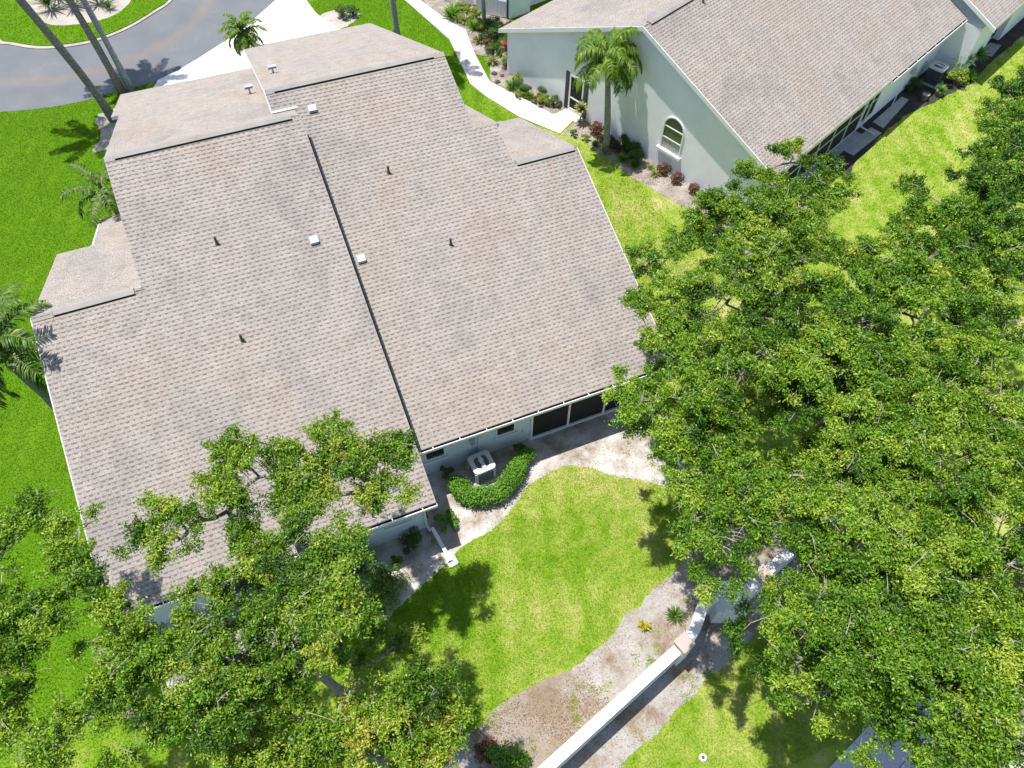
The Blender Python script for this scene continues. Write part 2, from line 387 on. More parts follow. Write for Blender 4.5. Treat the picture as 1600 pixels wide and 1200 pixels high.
class MB:
    """collects faces, links them as ONE mesh object"""
    def __init__(self):
        self.v = []; self.f = []; self.m = []; self.t = []
    def face(self, pts, mi=0, t=0.5):
        i = len(self.v)
        self.v.extend([tuple(p) for p in pts])
        self.f.append(list(range(i, i + len(pts))))
        self.m.append(mi); self.t.append(t)
    def hexa(self, b, t, mi=0):
        """b, t: bottom and top loops with the same count"""
        n = len(b); i = len(self.v)
        self.v.extend([tuple(p) for p in b]); self.v.extend([tuple(p) for p in t])
        fs = [list(range(i + n - 1, i - 1, -1)), list(range(i + n, i + 2 * n))]
        for k in range(n):
            k2 = (k + 1) % n
            fs.append([i + k, i + k2, i + n + k2, i + n + k])
        for q, fc in enumerate(fs):
            self.f.append(fc)
            self.m.append(mi if isinstance(mi, int) else mi[min(q, 2)]); self.t.append(0.5)
    def box(self, c, s, rz=0.0, mi=0):
        x, y, z = s[0] / 2, s[1] / 2, s[2] / 2
        co, si = math.cos(rz), math.sin(rz)
        def P(a, b, h): return (c[0] + a * co - b * si, c[1] + a * si + b * co, c[2] + h)
        self.hexa([P(-x, -y, -z), P(x, -y, -z), P(x, y, -z), P(-x, y, -z)], [P(-x, -y, z), P(x, -y, z), P(x, y, z), P(-x, y, z)], mi)
    def obox(self, o, ax, ay, az, mi=0):
        """box from corner o with edge vectors"""
        o = Vector(o); ax = Vector(ax); ay = Vector(ay); az = Vector(az)
        self.hexa([o, o + ax, o + ax + ay, o + ay], [o + az, o + ax + az, o + ax + ay + az, o + ay + az], mi)
    def tube(self, pts, rads, n=8, mi=0, cap=True):
        pts = [Vector(p) for p in pts]
        i0 = len(self.v)
        up = Vector((0.13, 0.31, 1)).normalized()
        for k, p in enumerate(pts):
            d = (pts[min(k + 1, len(pts) - 1)] - pts[max(k - 1, 0)])
            d = d.normalized() if d.length > 1e-6 else Vector((0, 0, 1))
            a = d.cross(up)
            if a.length < 1e-3: a = d.cross(Vector((1, 0, 0)))
            a.normalize(); b = d.cross(a)
            r = rads[k] if not isinstance(rads, (int, float)) else rads
            for j in range(n):
                th = 2 * math.pi * j / n
                self.v.append(tuple(p + a * (r * math.cos(th)) + b * (r * math.sin(th))))
        for k in range(len(pts) - 1):
            for j in range(n):
                j2 = (j + 1) % n
                self.f.append([i0 + k * n + j, i0 + k * n + j2, i0 + (k + 1) * n + j2, i0 + (k + 1) * n + j])
                self.m.append(mi); self.t.append(0.5)
        if cap:
            self.f.append([i0 + j for j in range(n - 1, -1, -1)]); self.m.append(mi); self.t.append(0.5)
            e = i0 + (len(pts) - 1) * n
            self.f.append([e + j for j in range(n)]); self.m.append(mi); self.t.append(0.5)
    def lathe(self, c, prof, n=16, mi=0):
        i0 = len(self.v)
        for (r, z) in prof:
            for j in range(n):
                th = 2 * math.pi * j / n
                self.v.append((c[0] + r * math.cos(th), c[1] + r * math.sin(th), c[2] + z))
        for k in range(len(prof) - 1):
            for j in range(n):
                j2 = (j + 1) % n
                self.f.append([i0 + k * n + j, i0 + k * n + j2, i0 + (k + 1) * n + j2, i0 + (k + 1) * n + j])
                self.m.append(mi); self.t.append(0.5)
    def build(self, name, mats, parent=None, smooth=False, tint=False, bevel=0.0):
        me = bpy.data.meshes.new(name)
        o = ORG[parent.name] if parent is not None else Vector((0, 0, 0))
        vs = [(p[0] - o.x, p[1] - o.y, p[2] - o.z) for p in self.v] if parent is not None else self.v
        me.from_pydata(vs, [], self.f)
        if not isinstance(mats, (list, tuple)): mats = [mats]
        for mm in mats: me.materials.append(MT[mm])
        me.polygons.foreach_set("material_index", self.m)
        if tint:
            a = me.attributes.new("tint", 'FLOAT', 'FACE')
            a.data.foreach_set("value", np.array(self.t, dtype=np.float32))
        if smooth:
            me.polygons.foreach_set("use_smooth", [True] * len(self.f))
        me.update()
        ob = bpy.data.objects.new(name, me)
        COL.objects.link(ob)
        if parent is not None:
            ob.parent = parent
            ORG[ob.name] = o
        else:
            ORG[ob.name] = Vector((0, 0, 0))
        if bevel:
            bv = ob.modifiers.new("bevel", 'BEVEL'); bv.width = bevel; bv.segments = 2; bv.limit_method = 'ANGLE'
        return ob

def np_mesh(name, V, F, mats, parent=None, tint=None, mi=None, smooth=False):
    """V (N,3) array in world space, F (M,k) index array"""
    me = bpy.data.meshes.new(name)
    o = ORG[parent.name] if parent is not None else Vector((0, 0, 0))
    V = (np.asarray(V, dtype=np.float32) - np.array(o, dtype=np.float32)).astype(np.float32)
    F = np.asarray(F, dtype=np.int32)
    M, k = F.shape
    me.vertices.add(len(V)); me.vertices.foreach_set("co", V.ravel())
    me.loops.add(M * k); me.loops.foreach_set("vertex_index", F.ravel())
    me.polygons.add(M); me.polygons.foreach_set("loop_start", np.arange(0, M * k, k, dtype=np.int32))
    if not isinstance(mats, (list, tuple)): mats = [mats]
    for mm in mats: me.materials.append(MT[mm])
    if mi is not None: me.polygons.foreach_set("material_index", np.asarray(mi, dtype=np.int32))
    if smooth: me.polygons.foreach_set("use_smooth", np.ones(M, dtype=bool))
    me.update(calc_edges=True)
    if tint is not None:
        a = me.attributes.new("tint", 'FLOAT', 'FACE')
        a.data.foreach_set("value", np.asarray(tint, dtype=np.float32))
    ob = bpy.data.objects.new(name, me)
    COL.objects.link(ob)
    if parent is not None:
        ob.parent = parent
        ORG[ob.name] = o
    else:
        ORG[ob.name] = Vector((0, 0, 0))
    return ob

def thing(name, label, cat, loc, group=None):
    e = bpy.data.objects.new(name, None)
    e.empty_display_size = 0.3
    e.location = loc
    COL.objects.link(e)
    ORG[e.name] = Vector(loc)
    e['label'] = label; e['category'] = cat
    if group: e['group'] = group
    return e

def struct(o):
    o['kind'] = 'structure'
    return o

def dup(root, loc, rz=0.0, s=1.0, label=None):
    r = root.copy(); COL.objects.link(r)
    r.location = loc; r.rotation_euler = (0, 0, rz); r.scale = (s, s, s)
    if label: r['label'] = label
    ORG[r.name] = Vector(loc)
    for ch in list(root.children):
        c = ch.copy(); COL.objects.link(c); c.parent = r
        for g in list(ch.children):
            d = g.copy(); COL.objects.link(d); d.parent = c
    return r

def pip(px, py, poly):
    """points in polygon, vectorised"""
    inside = np.zeros(len(px), dtype=bool)
    n = len(poly)
    for i in range(n):
        x1, y1 = poly[i]; x2, y2 = poly[(i + 1) % n]
        if y1 == y2: continue
        c = ((y1 > py) != (y2 > py)) & (px < (x2 - x1) * (py - y1) / (y2 - y1) + x1)
        inside ^= c
    return inside

def ragged(poly, step=0.25, amp=0.07, seed=1):
    """subdivide a ground outline and make its edge uneven"""
    r = np.random.default_rng(seed)
    pts, nor = [], []
    n = len(poly); step *= 0.6
    for i in range(n):
        a = np.array(poly[i], float); b = np.array(poly[(i + 1) % n], float)
        L = np.linalg.norm(b - a); k = max(1, int(L / step))
        nn = np.array([-(b - a)[1], (b - a)[0]]) / max(L, 1e-6)
        for j in range(k):
            pts.append(a + (b - a) * j / k); nor.append(nn)
    e = r.normal(0, 1, len(pts))
    sm = sum(np.roll(e, q) * w for q, w in zip(range(-4, 5), (.3, .5, .7, .9, 1, .9, .7, .5, .3))) / 2.1
    sm = sm + 0.35 * r.normal(0, 1, len(pts))
    return [tuple(p + nn * amp * s) for p, nn, s in zip(pts, nor, sm)]

def smooth_poly(pts, closed=True, k=4):
    """Catmull-Rom through points"""
    P = [np.array(p, float) for p in pts]; n = len(P); out = []
    rngi = range(n) if closed else range(n - 1)
    for i in rngi:
        p0, p1, p2, p3 = (P[(i - 1) % n], P[i], P[(i + 1) % n], P[(i + 2) % n]) if closed else (P[max(i - 1, 0)], P[i], P[i + 1], P[min(i + 2, n - 1)])
        for j in range(k):
            t = j / k
            out.append(tuple(0.5 * ((2 * p1) + (-p0 + p2) * t + (2 * p0 - 5 * p1 + 4 * p2 - p3) * t * t + (-p0 + 3 * p1 - 3 * p2 + p3) * t ** 3)))
    if not closed: out.append(tuple(P[-1]))
    return out

def sheet(name, poly, z, mat, thick=0.0):
    """flat ground sheet (a slab when thick is given)"""
    poly = [tuple(p) for p in poly]
    if sum(poly[i][0] * poly[(i + 1) % len(poly)][1] - poly[(i + 1) % len(poly)][0] * poly[i][1] for i in range(len(poly))) < 0: poly.reverse()
    n = len(poly)
    tris = tessellate_polygon([[Vector((x, y, 0)) for x, y in poly]])
    V = [(x, y, z) for x, y in poly]; F = []
    for t in tris:
        (ax, ay), (bx, by), (cx, cy) = (poly[t[0]], poly[t[1]], poly[t[2]])
        F.append(tuple(t) if (bx - ax) * (cy - ay) - (cx - ax) * (by - ay) > 0 else tuple(reversed(t)))
    if thick:
        V += [(x, y, z - thick) for x, y in poly]
        for i in range(n):
            j = (i + 1) % n
            F.append((i, n + i, n + j, j))
    me = bpy.data.meshes.new(name); me.from_pydata(V, [], F); me.update()
    me.materials.append(MT[mat])
    ob = bpy.data.objects.new(name, me); COL.objects.link(ob)
    ORG[ob.name] = Vector((0, 0, 0))
    return struct(ob)

# ---------------------------------------------------------------- leaves
def leaf_arrays(P, N, L, W, r, flop=0.5):
    """diamond leaf quads at points P with normals N"""
    n = len(P)
    N = N / np.maximum(np.linalg.norm(N, axis=1, keepdims=True), 1e-6)
    t = r.normal(size=(n, 3)); t -= N * (t * N).sum(1, keepdims=True)
    t /= np.maximum(np.linalg.norm(t, axis=1, keepdims=True), 1e-6)
    s = np.cross(N, t)
    Ls = (L * r.uniform(0.7, 1.3, n))[:, None]; Ws = (W * r.uniform(0.7, 1.3, n))[:, None]
    a = P - t * Ls * 0.5
    b = P - s * Ws * 0.5 + N * Ws * 0.18
    c = P + t * Ls * 0.5 - N * Ls * 0.12
    d = P + s * Ws * 0.5 + N * Ws * 0.18
    V = np.stack([a, b, c, d], 1).reshape(-1, 3)
    F = np.arange(4 * n).reshape(n, 4)
    return V, F

def leaf_ball(C, R, n, r, L=0.07, W=0.035, squash=0.75, up=0.8, shell=0.55):
    """leaf points through a ball, denser to its outside"""
    d = r.normal(size=(n, 3)); d /= np.linalg.norm(d, axis=1, keepdims=True)
    rad_ = R * (shell + (1 - shell) * r.random(n)) * r.uniform(0.75, 1.08, n)
    P = np.array(C) + d * rad_[:, None] * np.array([1, 1, squash])
    N = d * 0.6 + np.array([0, 0, up]) + r.normal(size=(n, 3)) * 0.45
    return P, N

# ================================================================ GROUND
sheet("lawn", [(-400, -300), (400, -300), (400, 600), (-400, 600)], 0.0, 'lawn')
# curving street round a planted island
ROAD = [(-60, 38), (-20, 43.6), (-13, 42.4)] + smooth_poly([(-11.25, 41.89), (-9.4, 41.45), (-7.51, 41.30), (-5.88, 41.46), (-4.72, 41.60), (-3.29, 41.78), (-2.09, 42.36), (-0.93, 43.13), (1.11, 44.61), (2.93, 46.32), (4.51, 47.96)], False, 3) + [(8.5, 53), (10, 60), (8, 72), (-60, 78)]
sheet("road", ROAD, 0.004, 'road')
ISL = [(-11.14, 49.35), (-10.48, 48.72), (-9.15, 47.75), (-7.8, 47.36), (-6.06, 47.33), (-4.22, 48.09), (-2.61, 49.32), (-1.54, 50.36), (-0.4, 53), (-1.0, 57), (-5, 59.5), (-9, 58.5), (-11.2, 55.5), (-11.6, 52)]
island_poly = smooth_poly(ISL, True, 5)
lip = [(x * 1.0 + (x + 6.2) * 0.035, y + (y - 53) * 0.045) for x, y in island_poly]
sheet("island_kerb", lip, 0.05, 'island_sand', 0.10)
sheet("island_lawn", island_poly, 0.09, 'lawn', 0.10)
isl_sand = smooth_poly([(-9.9, 53.5), (-9.42, 51.71), (-8.53, 49.96), (-7.32, 49.4), (-5.91, 49.22), (-4.59, 49.79), (-3.6, 51.32), (-3.5, 54), (-5.5, 56), (-8.5, 56)], True, 5)
sheet("island_sand", ragged(isl_sand, 0.2, 0.03, 3), 0.096, 'island_sand')
DRIVE = [(-3.29, 41.78), (-2.09, 42.36), (-0.93, 43.13), (1.11, 44.61), (2.93, 46.32), (4.51, 47.96), (6.18, 47.29), (6.35, 45.6), (6.51, 45.0), (7.21, 43.31), (7.6, 38.9), (1.4, 38.7), (1.3, 36.6), (-3.6, 36.6), (-3.9, 40.5)]
# poured in separate bays with open joints between them
sheet("driveway_base", DRIVE, 0.008, 'slab')
def clip_half(poly, p, d):
    """keep the side of the line p + t*d that lies to its left"""
    out = []
    for i in range(len(poly)):
        a = poly[i]; b = poly[(i + 1) % len(poly)]
        sa = d[0] * (a[1] - p[1]) - d[1] * (a[0] - p[0]); sb = d[0] * (b[1] - p[1]) - d[1] * (b[0] - p[0])
        if sa >= 0: out.append(a)
        if (sa >= 0) != (sb >= 0):
            t = sa / (sa - sb); out.append((a[0] + (b[0] - a[0]) * t, a[1] + (b[1] - a[1]) * t))
    return out
for k, (lo, hi) in enumerate([(-9, -0.2), (-0.185, 3.0), (3.015, 9)]):
    bay = clip_half(clip_half(DRIVE, (lo, 0), (0, -1)), (hi, 0), (0, 1))
    if len(bay) > 2:
        sheet("driveway", bay, 0.04, 'drive', 0.03)
WALK = [(11.2, 49), (11.78, 45.06), (12.81, 39.79), (12.35, 35.12), (12.72, 33.68), (13.66, 31.34), (15.02, 29.27), (16.37, 30.19), (16.54, 31.2), (15.4, 30.88), (13.41, 34.95), (13.63, 37.8), (14.04, 40.35), (13.43, 41.75), (12.62, 44.73), (12.0, 49)]
sheet("footpath", WALK, 0.05, 'walk', 0.05)
walk_mb = MB()
# planted beds
BED1 = [(12.62, 44.73), (13.43, 41.75), (14.04, 40.35), (13.63, 37.8), (14.4, 37.2), (14.0, 36.2), (13.41, 34.95), (15.4, 30.88), (16.5, 31.2), (15.0, 35.6), (16.9, 40.5), (15.5, 44.5)]
sheet("planting_bed", ragged(BED1, 0.3, 0.05, 5), 0.012, 'mulch')
BED2 = [(15.02, 29.1), (15.78, 28.56), (16.37, 26.5), (17.03, 24.4), (17.93, 22.29), (18.75, 20.77), (20.0, 19.2), (20.6, 20.2), (19.2, 23.7), (17.6, 27.8), (16.5, 30.0)]
sheet("planting_bed", ragged(BED2, 0.3, 0.05, 6), 0.012, 'mulch')
BUSHBED = [(6.45, 45.1), (7.77, 45.43), (8.95, 44.4), (8.54, 43.93), (7.22, 43.2)]
sheet("sand_bed", ragged(smooth_poly(BUSHBED, True, 3), 0.25, 0.04, 7), 0.012, 'island_sand')
# bare sandy strip behind the duplex
SANDH = smooth_poly([(-7.0, 9.2), (-5.2, 9.1), (-4.49, 9.07), (-2.55, 8.86), (-1.04, 8.78), (-0.35, 8.66), (0.75, 9.22), (1.76, 9.55), (2.41, 9.96), (3.26, 10.16), (4.5, 10.67), (5.53, 11.35), (6.88, 11.58), (7.67, 11.25), (8.42, 10.66), (9.45, 9.9), (10.43, 9.53), (11.5, 9.8)], False, 3)
SANDH_POLY = SANDH + [(11.9, 13.4), (2.0, 13.4), (1.9, 11.5), (-7.2, 11.5)]
sheet("sandy_strip", ragged(SANDH_POLY, 0.18, 0.05, 8), 0.006, 'sand')
# leaf strewn sand on both sides of the garden wall
SANDW = smooth_poly([(0.2, 4.3), (0.9, 4.67), (2.26, 4.94), (3.0, 5.07), (3.78, 5.21), (4.63, 5.2), (5.46, 5.41), (6.0, 5.61), (6.5, 5.99), (7.08, 6.05), (7.44, 6.28), (8.77, 6.6), (9.8, 7.2), (11.5, 7.0), (13, 6.9)], False, 3)
SANDW2 = smooth_poly([(14.5, 5.6), (11.7, 4.53), (9.46, 3.69), (8.4, 3.3), (7.52, 3.0), (7.14, 2.96), (6.02, 2.66), (5.33, 2.4), (4.36, 2.13), (2.5, 1.5), (0.5, 0.8)], False, 3)
SANDW_POLY = SANDW + SANDW2 + [(-2.0, 1.2), (-1.2, 3.2)]
sheet("sandy_border", ragged(SANDW_POLY, 0.18, 0.06, 9), 0.006, 'litter_sand')
BED3 = [(26.6, 20.9), (27.9, 21.9), (30.13, 23.05), (32.97, 24.0), (34.7, 24.3), (36.31, 24.75), (38.4, 25.1), (39.9, 26.0), (43.22, 27.2), (46.5, 28.4), (46.5, 31), (40, 28.6), (33, 26), (26, 22.9)]
sheet("planting_bed", ragged(BED3, 0.3, 0.06, 10), 0.012, 'shade_mulch')
PATH = [(9.86, -0.15), (12.15, 0.47), (13.4, 0.14), (24, -4.5), (20, -12), (6, -6)]
sheet("street_pavement_base", PATH, 0.008, 'road')
# square concrete bays laid in courses
pd = np.array([(12.15 - 9.86), (0.47 + 0.15)]); pd = pd / np.linalg.norm(pd); pn = np.array([pd[1], -pd[0]])
for i in range(-3, 2):
    for j in range(0, 4):
        o = np.array([12.15, 0.47]) + pd * (i * 1.22 - 0.02) + pn * (j * 1.22)
        sheet("paving_slab", [tuple(o + pd * a * 1.2 + pn * b_ * 1.2) for a, b_ in ((0, 0), (0, 1), (1, 1), (1, 0))], 0.03 + 0.004 * ((i * 7 + j * 3) % 3), 'path', 0.03)
# strips of concrete
sheet("concrete_strip", [(-0.55, 10.38), (-0.20, 10.40), (-0.18, 11.16), (-0.51, 11.20)], 0.03, 'slab', 0.03)
sheet("concrete_strip", [(-4.0, 9.6), (-3.5, 9.6), (-3.4, 11.1), (-4.0, 11.1)], 0.03, 'slab', 0.03)
sheet("side_walkway", [(-6.2, 28.3), (-5.0, 28.3), (-5.0, 32.5), (-6.2, 32.5)], 0.03, 'walk', 0.03)
sheet("side_gravel", ragged([(-7.0, 36.5), (-5.3, 36.5), (-5.3, 40.2), (-6.6, 39.8)], 0.25, 0.08, 12), 0.010, 'island_sand')
for a, b_, c_, d_ in ([(33.50, 25.35), (33.66, 24.98), (30.74, 23.45), (30.60, 24.1)], [(30.2, 23.75), (30.4, 23.15), (27.9, 22.2), (27.6, 22.9)], [(41.9, 27.8), (42.3, 27.3), (40.95, 26.6), (40.5, 27.1)]):
    sheet("concrete_strip", [a, b_, c_, d_], 0.04, 'slab', 0.03)

# ================================================================ ROOF PIECES
SLOPE = math.atan(0.4167)
CS, SN = math.cos(SLOPE), math.sin(SLOPE)

def scan(poly, v):
    xs = []
    for i in range(len(poly)):
        (a, b), (c, d) = poly[i], poly[(i + 1) % len(poly)]
        if (b > v) != (d > v): xs.append(a + (c - a) * (v - b) / (d - b))
    xs.sort()
    return list(zip(xs[0::2], xs[1::2]))

PITCH, ROW = 0.205, 0.150

def tab_faces(mb, O, u, v, n, a, b, v0, t, r):
    """one shingle tab: sloping top, thick butt edge, two cheeks and the dark band printed at its head"""
    th, tl = 0.013, 0.002
    jit = r.uniform(-0.004, 0.004)
    def P(x, y, h): return O + u * x + v * y + n * h
    v1 = v0 + ROW
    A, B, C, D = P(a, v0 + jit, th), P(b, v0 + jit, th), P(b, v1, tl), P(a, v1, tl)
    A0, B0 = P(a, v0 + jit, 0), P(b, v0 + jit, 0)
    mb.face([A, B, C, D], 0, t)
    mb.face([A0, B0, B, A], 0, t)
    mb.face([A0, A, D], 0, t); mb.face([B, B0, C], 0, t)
    w = b - a
    if w > 0.09:
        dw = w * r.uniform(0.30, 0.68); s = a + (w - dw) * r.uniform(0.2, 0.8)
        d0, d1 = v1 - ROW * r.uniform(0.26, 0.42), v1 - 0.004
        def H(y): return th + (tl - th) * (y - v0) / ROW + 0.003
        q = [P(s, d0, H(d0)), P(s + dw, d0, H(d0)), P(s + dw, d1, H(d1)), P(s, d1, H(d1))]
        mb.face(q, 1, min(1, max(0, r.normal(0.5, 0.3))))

def shingle_field(parent, O, u, v, n, poly, seed, skip=None):
    r = np.random.default_rng(seed)
    mb = MB()
    vs = [p[1] for p in poly]
    v0 = min(vs); k = 0
    while v0 < max(vs) - 0.02:
        vm = v0 + ROW * 0.5
        rowtint = r.normal(0.5, 0.08)
        for (a, b) in scan(poly, vm):
            x = a - r.uniform(0, PITCH)
            while x < b:
                w = PITCH * r.uniform(0.8, 1.2)
                x0, x1 = max(a, x + 0.004), min(b, x + w - 0.004)
                if x1 - x0 > 0.02 and not (skip and skip(0.5 * (x0 + x1), vm)):
                    tab_faces(mb, O, u, v, n, x0, x1, v0, min(1, max(0, r.normal(rowtint, 0.2))), r)
                x += w
        v0 += ROW; k += 1
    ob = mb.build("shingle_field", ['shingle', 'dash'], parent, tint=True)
    ob['kind'] = 'stuff'
    return ob

def shingle_pieces(parent, O, u, v, n, cells, seed):
    """single tabs near the eave, sharing a few meshes"""
    r = np.random.default_rng(seed)
    protos = []
    for k in range(6):
        mb = MB()
        tab_faces(mb, Vector((0, 0, 0)), u, v, n, 0.003, PITCH - 0.003, 0.0, 0.25 + 0.1 * k, r)
        me = bpy.data.meshes.new("shingle"); me.from_pydata(mb.v, [], mb.f)
        me.materials.append(MT['shingle']); me.materials.append(MT['dash'])
        me.polygons.foreach_set("material_index", mb.m)
        a = me.attributes.new("tint", 'FLOAT', 'FACE'); a.data.foreach_set("value", np.array(mb.t, dtype=np.float32))
        protos.append(me)
    org = ORG[parent.name]
    for (x, y) in cells:
        ob = bpy.data.objects.new("shingle", protos[int(r.integers(0, 6))])
        ob.location = O + u * x + v * y - org
        ob.parent = parent
        COL.objects.link(ob)

def deck(mb, O, u, v, poly, thick=0.14):
    """roof board under the shingles, white edges"""
    top = [O + u * a + v * b for a, b in poly]
    if (top[1] - top[0]).cross(top[2] - top[1]).z == 0: pass
    area = sum(poly[i][0] * poly[(i + 1) % len(poly)][1] - poly[(i + 1) % len(poly)][0] * poly[i][1] for i in range(len(poly)))
    if area < 0: top.reverse()
    bot = [p - Vector((0, 0, thick)) for p in top]
    mb.hexa(bot, top, [1, 0, 1])

def ridge_vent(parent, p0, p1, out, name="ridge_vent"):
    """raised ridge cap with a dark slit along its lower edges; out = horizontal unit vector across the ridge"""
    p0, p1, out = Vector(p0), Vector(p1), Vector(out)
    mb = MB()
    for s in (1, -1):
        o = out * s
        a0, a1 = p0 + Vector((0, 0, 0.065)), p1 + Vector((0, 0, 0.065))
        e0, e1 = p0 + o * 0.15 + Vector((0, 0, 0.018)), p1 + o * 0.15 + Vector((0, 0, 0.018))
        lo = Vector((0, 0, -0.095))
        mb.face([a0, a1, e1, e0] if s < 0 else [a0, e0, e1, a1], 0)
        mb.face([e0, e1, e1 + lo, e0 + lo] if s < 0 else [e0, e0 + lo, e1 + lo, e1], 1)
        mb.face([a0, e0, e0 + lo, p0 - Vector((0, 0, 0.05))], 0)
        mb.face([a1, p1 - Vector((0, 0, 0.05)), e1 + lo, e1], 0)
    return mb.build(name, ['cap', 'slit'], parent)

def gutter(parent, p0, p1, out, n_hang, name="gutter"):
    """open trough along the eave from p0 to p1 with white lip and hangers"""
    p0, p1, out = Vector(p0), Vector(p1), Vector(out)
    d = (p1 - p0); L = d.length; d = d / L
    W, Hh = 0.115, 0.12
    z = Vector((0, 0, 1))
    mb = MB()
    mb.obox(p0 - z * Hh, d * L, out * W, z * 0.012, 1)                       # floor
    mb.obox(p0 - z * (Hh - 0.012) + out * (W - 0.028), d * L, out * 0.028, z * (Hh - 0.005), 0)   # front lip
    mb.obox(p0 - z * (Hh - 0.012), d * L, out * 0.008, z * (Hh - 0.03), 1)
    for q in (p0, p1 - d * 0.012):
        mb.obox(q - z * (Hh - 0.013) + out * 0.009, d * 0.012, out * (W - 0.038), z * (Hh - 0.03), 0)
    g = mb.build(name, ['white', 'gutter_in'], parent)
    hm = None
    for k in range(n_hang):
        q = p0 + d * (L * (k + 0.5) / n_hang)
        h = MB(); h.obox(q - z * 0.012 + out * 0.01, d * 0.03, out * (W - 0.005), z * 0.014)
        h.build("gutter_hanger", 'white', g)
    return g

def window(parent, o, a, n, w, h, glass='glass', deep=0.07, rails=1, sill=True, frame='white', name="window"):
    """o: lower left corner on the wall, a: along, n: outward"""
    o, a, n = Vector(o), Vector(a).normalized(), Vector(n).normalized()
    z = Vector((0, 0, 1)); t = 0.055
    mb = MB()
    mb.obox(o, a * t, n * 0.035, z * h); mb.obox(o + a * (w - t), a * t, n * 0.035, z * h)
    mb.obox(o + a * t, a * (w - 2 * t), n * 0.035, z * t); mb.obox(o + a * t + z * (h - t), a * (w - 2 * t), n * 0.035, z * t)
    f = mb.build(name, frame, parent)
    mb = MB(); mb.obox(o + a * t + z * t + n * 0.004, a * (w - 2 * t), n * 0.01, z * (h - 2 * t)); mb.build("pane", glass, f)
    if rails:
        mb = MB(); mb.obox(o + a * t + z * (h * 0.5) + n * 0.0145, a * (w - 2 * t), n * 0.02, z * 0.035); mb.build("rail", frame, f)
    if sill:
        mb = MB(); mb.obox(o - a * 0.06 - z * 0.09, a * (w + 0.12), n * 0.11, z * 0.085); mb.build("sill", 'stucco', f)
    return f

# ================================================================ DUPLEX (near house)
house = thing("duplex_house", "large single storey duplex with broad beige shingle roof in two offset halves", "house", (0.0, 22.0, 0.0))
EL, ER = 10.70, 12.66       # rear eave lines of the left and right half
ZE = 2.5
RIDGE_L, RIDGE_R = 23.75, 25.62
def zl(y): return ZE + (y - EL) * 0.4167
def zr(y): return ZE + (y - ER) * 0.4167
U = Vector((1, 0, 0))
VR = Vector((0, CS, SN)); NR = Vector((0, -SN, CS))
VF = Vector((0, -CS, SN)); NF = Vector((0, SN, CS))
roof = None
def rear_poly(pts, e): return [(x, (y - e) / CS) for x, y in pts]
def front_poly(pts, yr): return [(x, -(y - yr) / CS) for x, y in pts]
POLY_RL = [(-7.62, EL), (2.08, EL), (2.08, RIDGE_L), (-4.38, RIDGE_L), (-4.38, 19.38), (-7.62, 19.38)]
POLY_RR = [(2.02, ER), (11.58, ER), (11.48, 20.92), (8.93, 20.92), (8.86, 22.5), (7.99, 22.5), (7.99, RIDGE_R), (1.24, RIDGE_R), (1.24, 24.78), (2.02, 24.78)]
FL = [(-4.38, RIDGE_L), (2.0, RIDGE_L), (2.0, 36.6), (-4.74, 36.75), (-4.74, 31.2), (-4.42, 31.2)]
FR = [(1.24, RIDGE_R), (7.99, RIDGE_R), (8.15, 38.78), (1.45, 38.82)]
FLW = [(-7.62, 19.38), (-4.30, 19.38), (-4.30, 28.05), (-6.37, 28.0), (-6.37, 24.82), (-7.62, 24.82)]
FA = [(7.90, 22.5), (8.97, 22.5), (9.0, 26.3), (7.90, 26.3)]
FB = [(8.90, 20.92), (11.48, 20.92), (11.57, 26.6), (8.90, 26.7)]
planes = [
    (Vector((0, EL, ZE)), VR, NR, rear_poly(POLY_RL, EL)),
    (Vector((0, ER, ZE)), VR, NR, rear_poly(POLY_RR, ER)),
    (Vector((0, RIDGE_L, zl(RIDGE_L))), VF, NF, front_poly(FL, RIDGE_L)),
    (Vector((0, RIDGE_R, zr(RIDGE_R))), VF, NF, front_poly(FR, RIDGE_R)),
    (Vector((0, 19.38, zl(19.38))), VF, NF, front_poly(FLW, 19.38)),
    (Vector((0, 22.5, zr(22.5))), VF, NF, front_poly(FA, 22.5)),
    (Vector((0, 20.92, zr(20.92))), VF, NF, front_poly(FB, 20.92)),
]
mb = MB()
for O, v, n, poly in planes: deck(mb, O, U, v, poly)
roof = mb.build("roof", ['roofdeck', 'trim'], house)
# single shingles: lowest courses of both rear slopes, nearest the viewer
NRW_R, NRW_L = 4, 6
def skip_r(x, y): return y < NRW_R * ROW and 2.10 < x < 2.10 + PITCH * 45
def skip_l(x, y): return y < NRW_L * ROW and -1.8 < x < -1.8 + PITCH * 18
for i, (O, v, n, poly) in enumerate(planes):
    shingle_field(roof, O, U, v, n, poly, 20 + i, skip_r if i == 1 else skip_l if i == 0 else None)
shingle_pieces(roof, planes[1][0], U, VR, NR, [(2.10 + PITCH * i, ROW * k) for k in range(NRW_R) for i in range(45)], 3)
shingle_pieces(roof, planes[0][0], U, VR, NR, [(-1.8 + PITCH * i, ROW * k) for k in range(NRW_L) for i in range(18)], 4)
ridge_vent(house, (-4.05, RIDGE_L, zl(RIDGE_L)), (1.76, RIDGE_L, zl(RIDGE_L)), (0, 1, 0))
ridge_vent(house, (1.55, RIDGE_R, zr(RIDGE_R)), (7.55, RIDGE_R, zr(RIDGE_R)), (0, 1, 0))
ridge_vent(house, (-6.98, 19.38, zl(19.38)), (-4.60, 19.38, zl(19.38)), (0, 1, 0))
ridge_vent(house, (9.02, 20.92, zr(20.92)), (11.35, 20.92, zr(20.92)), (0, 1, 0))
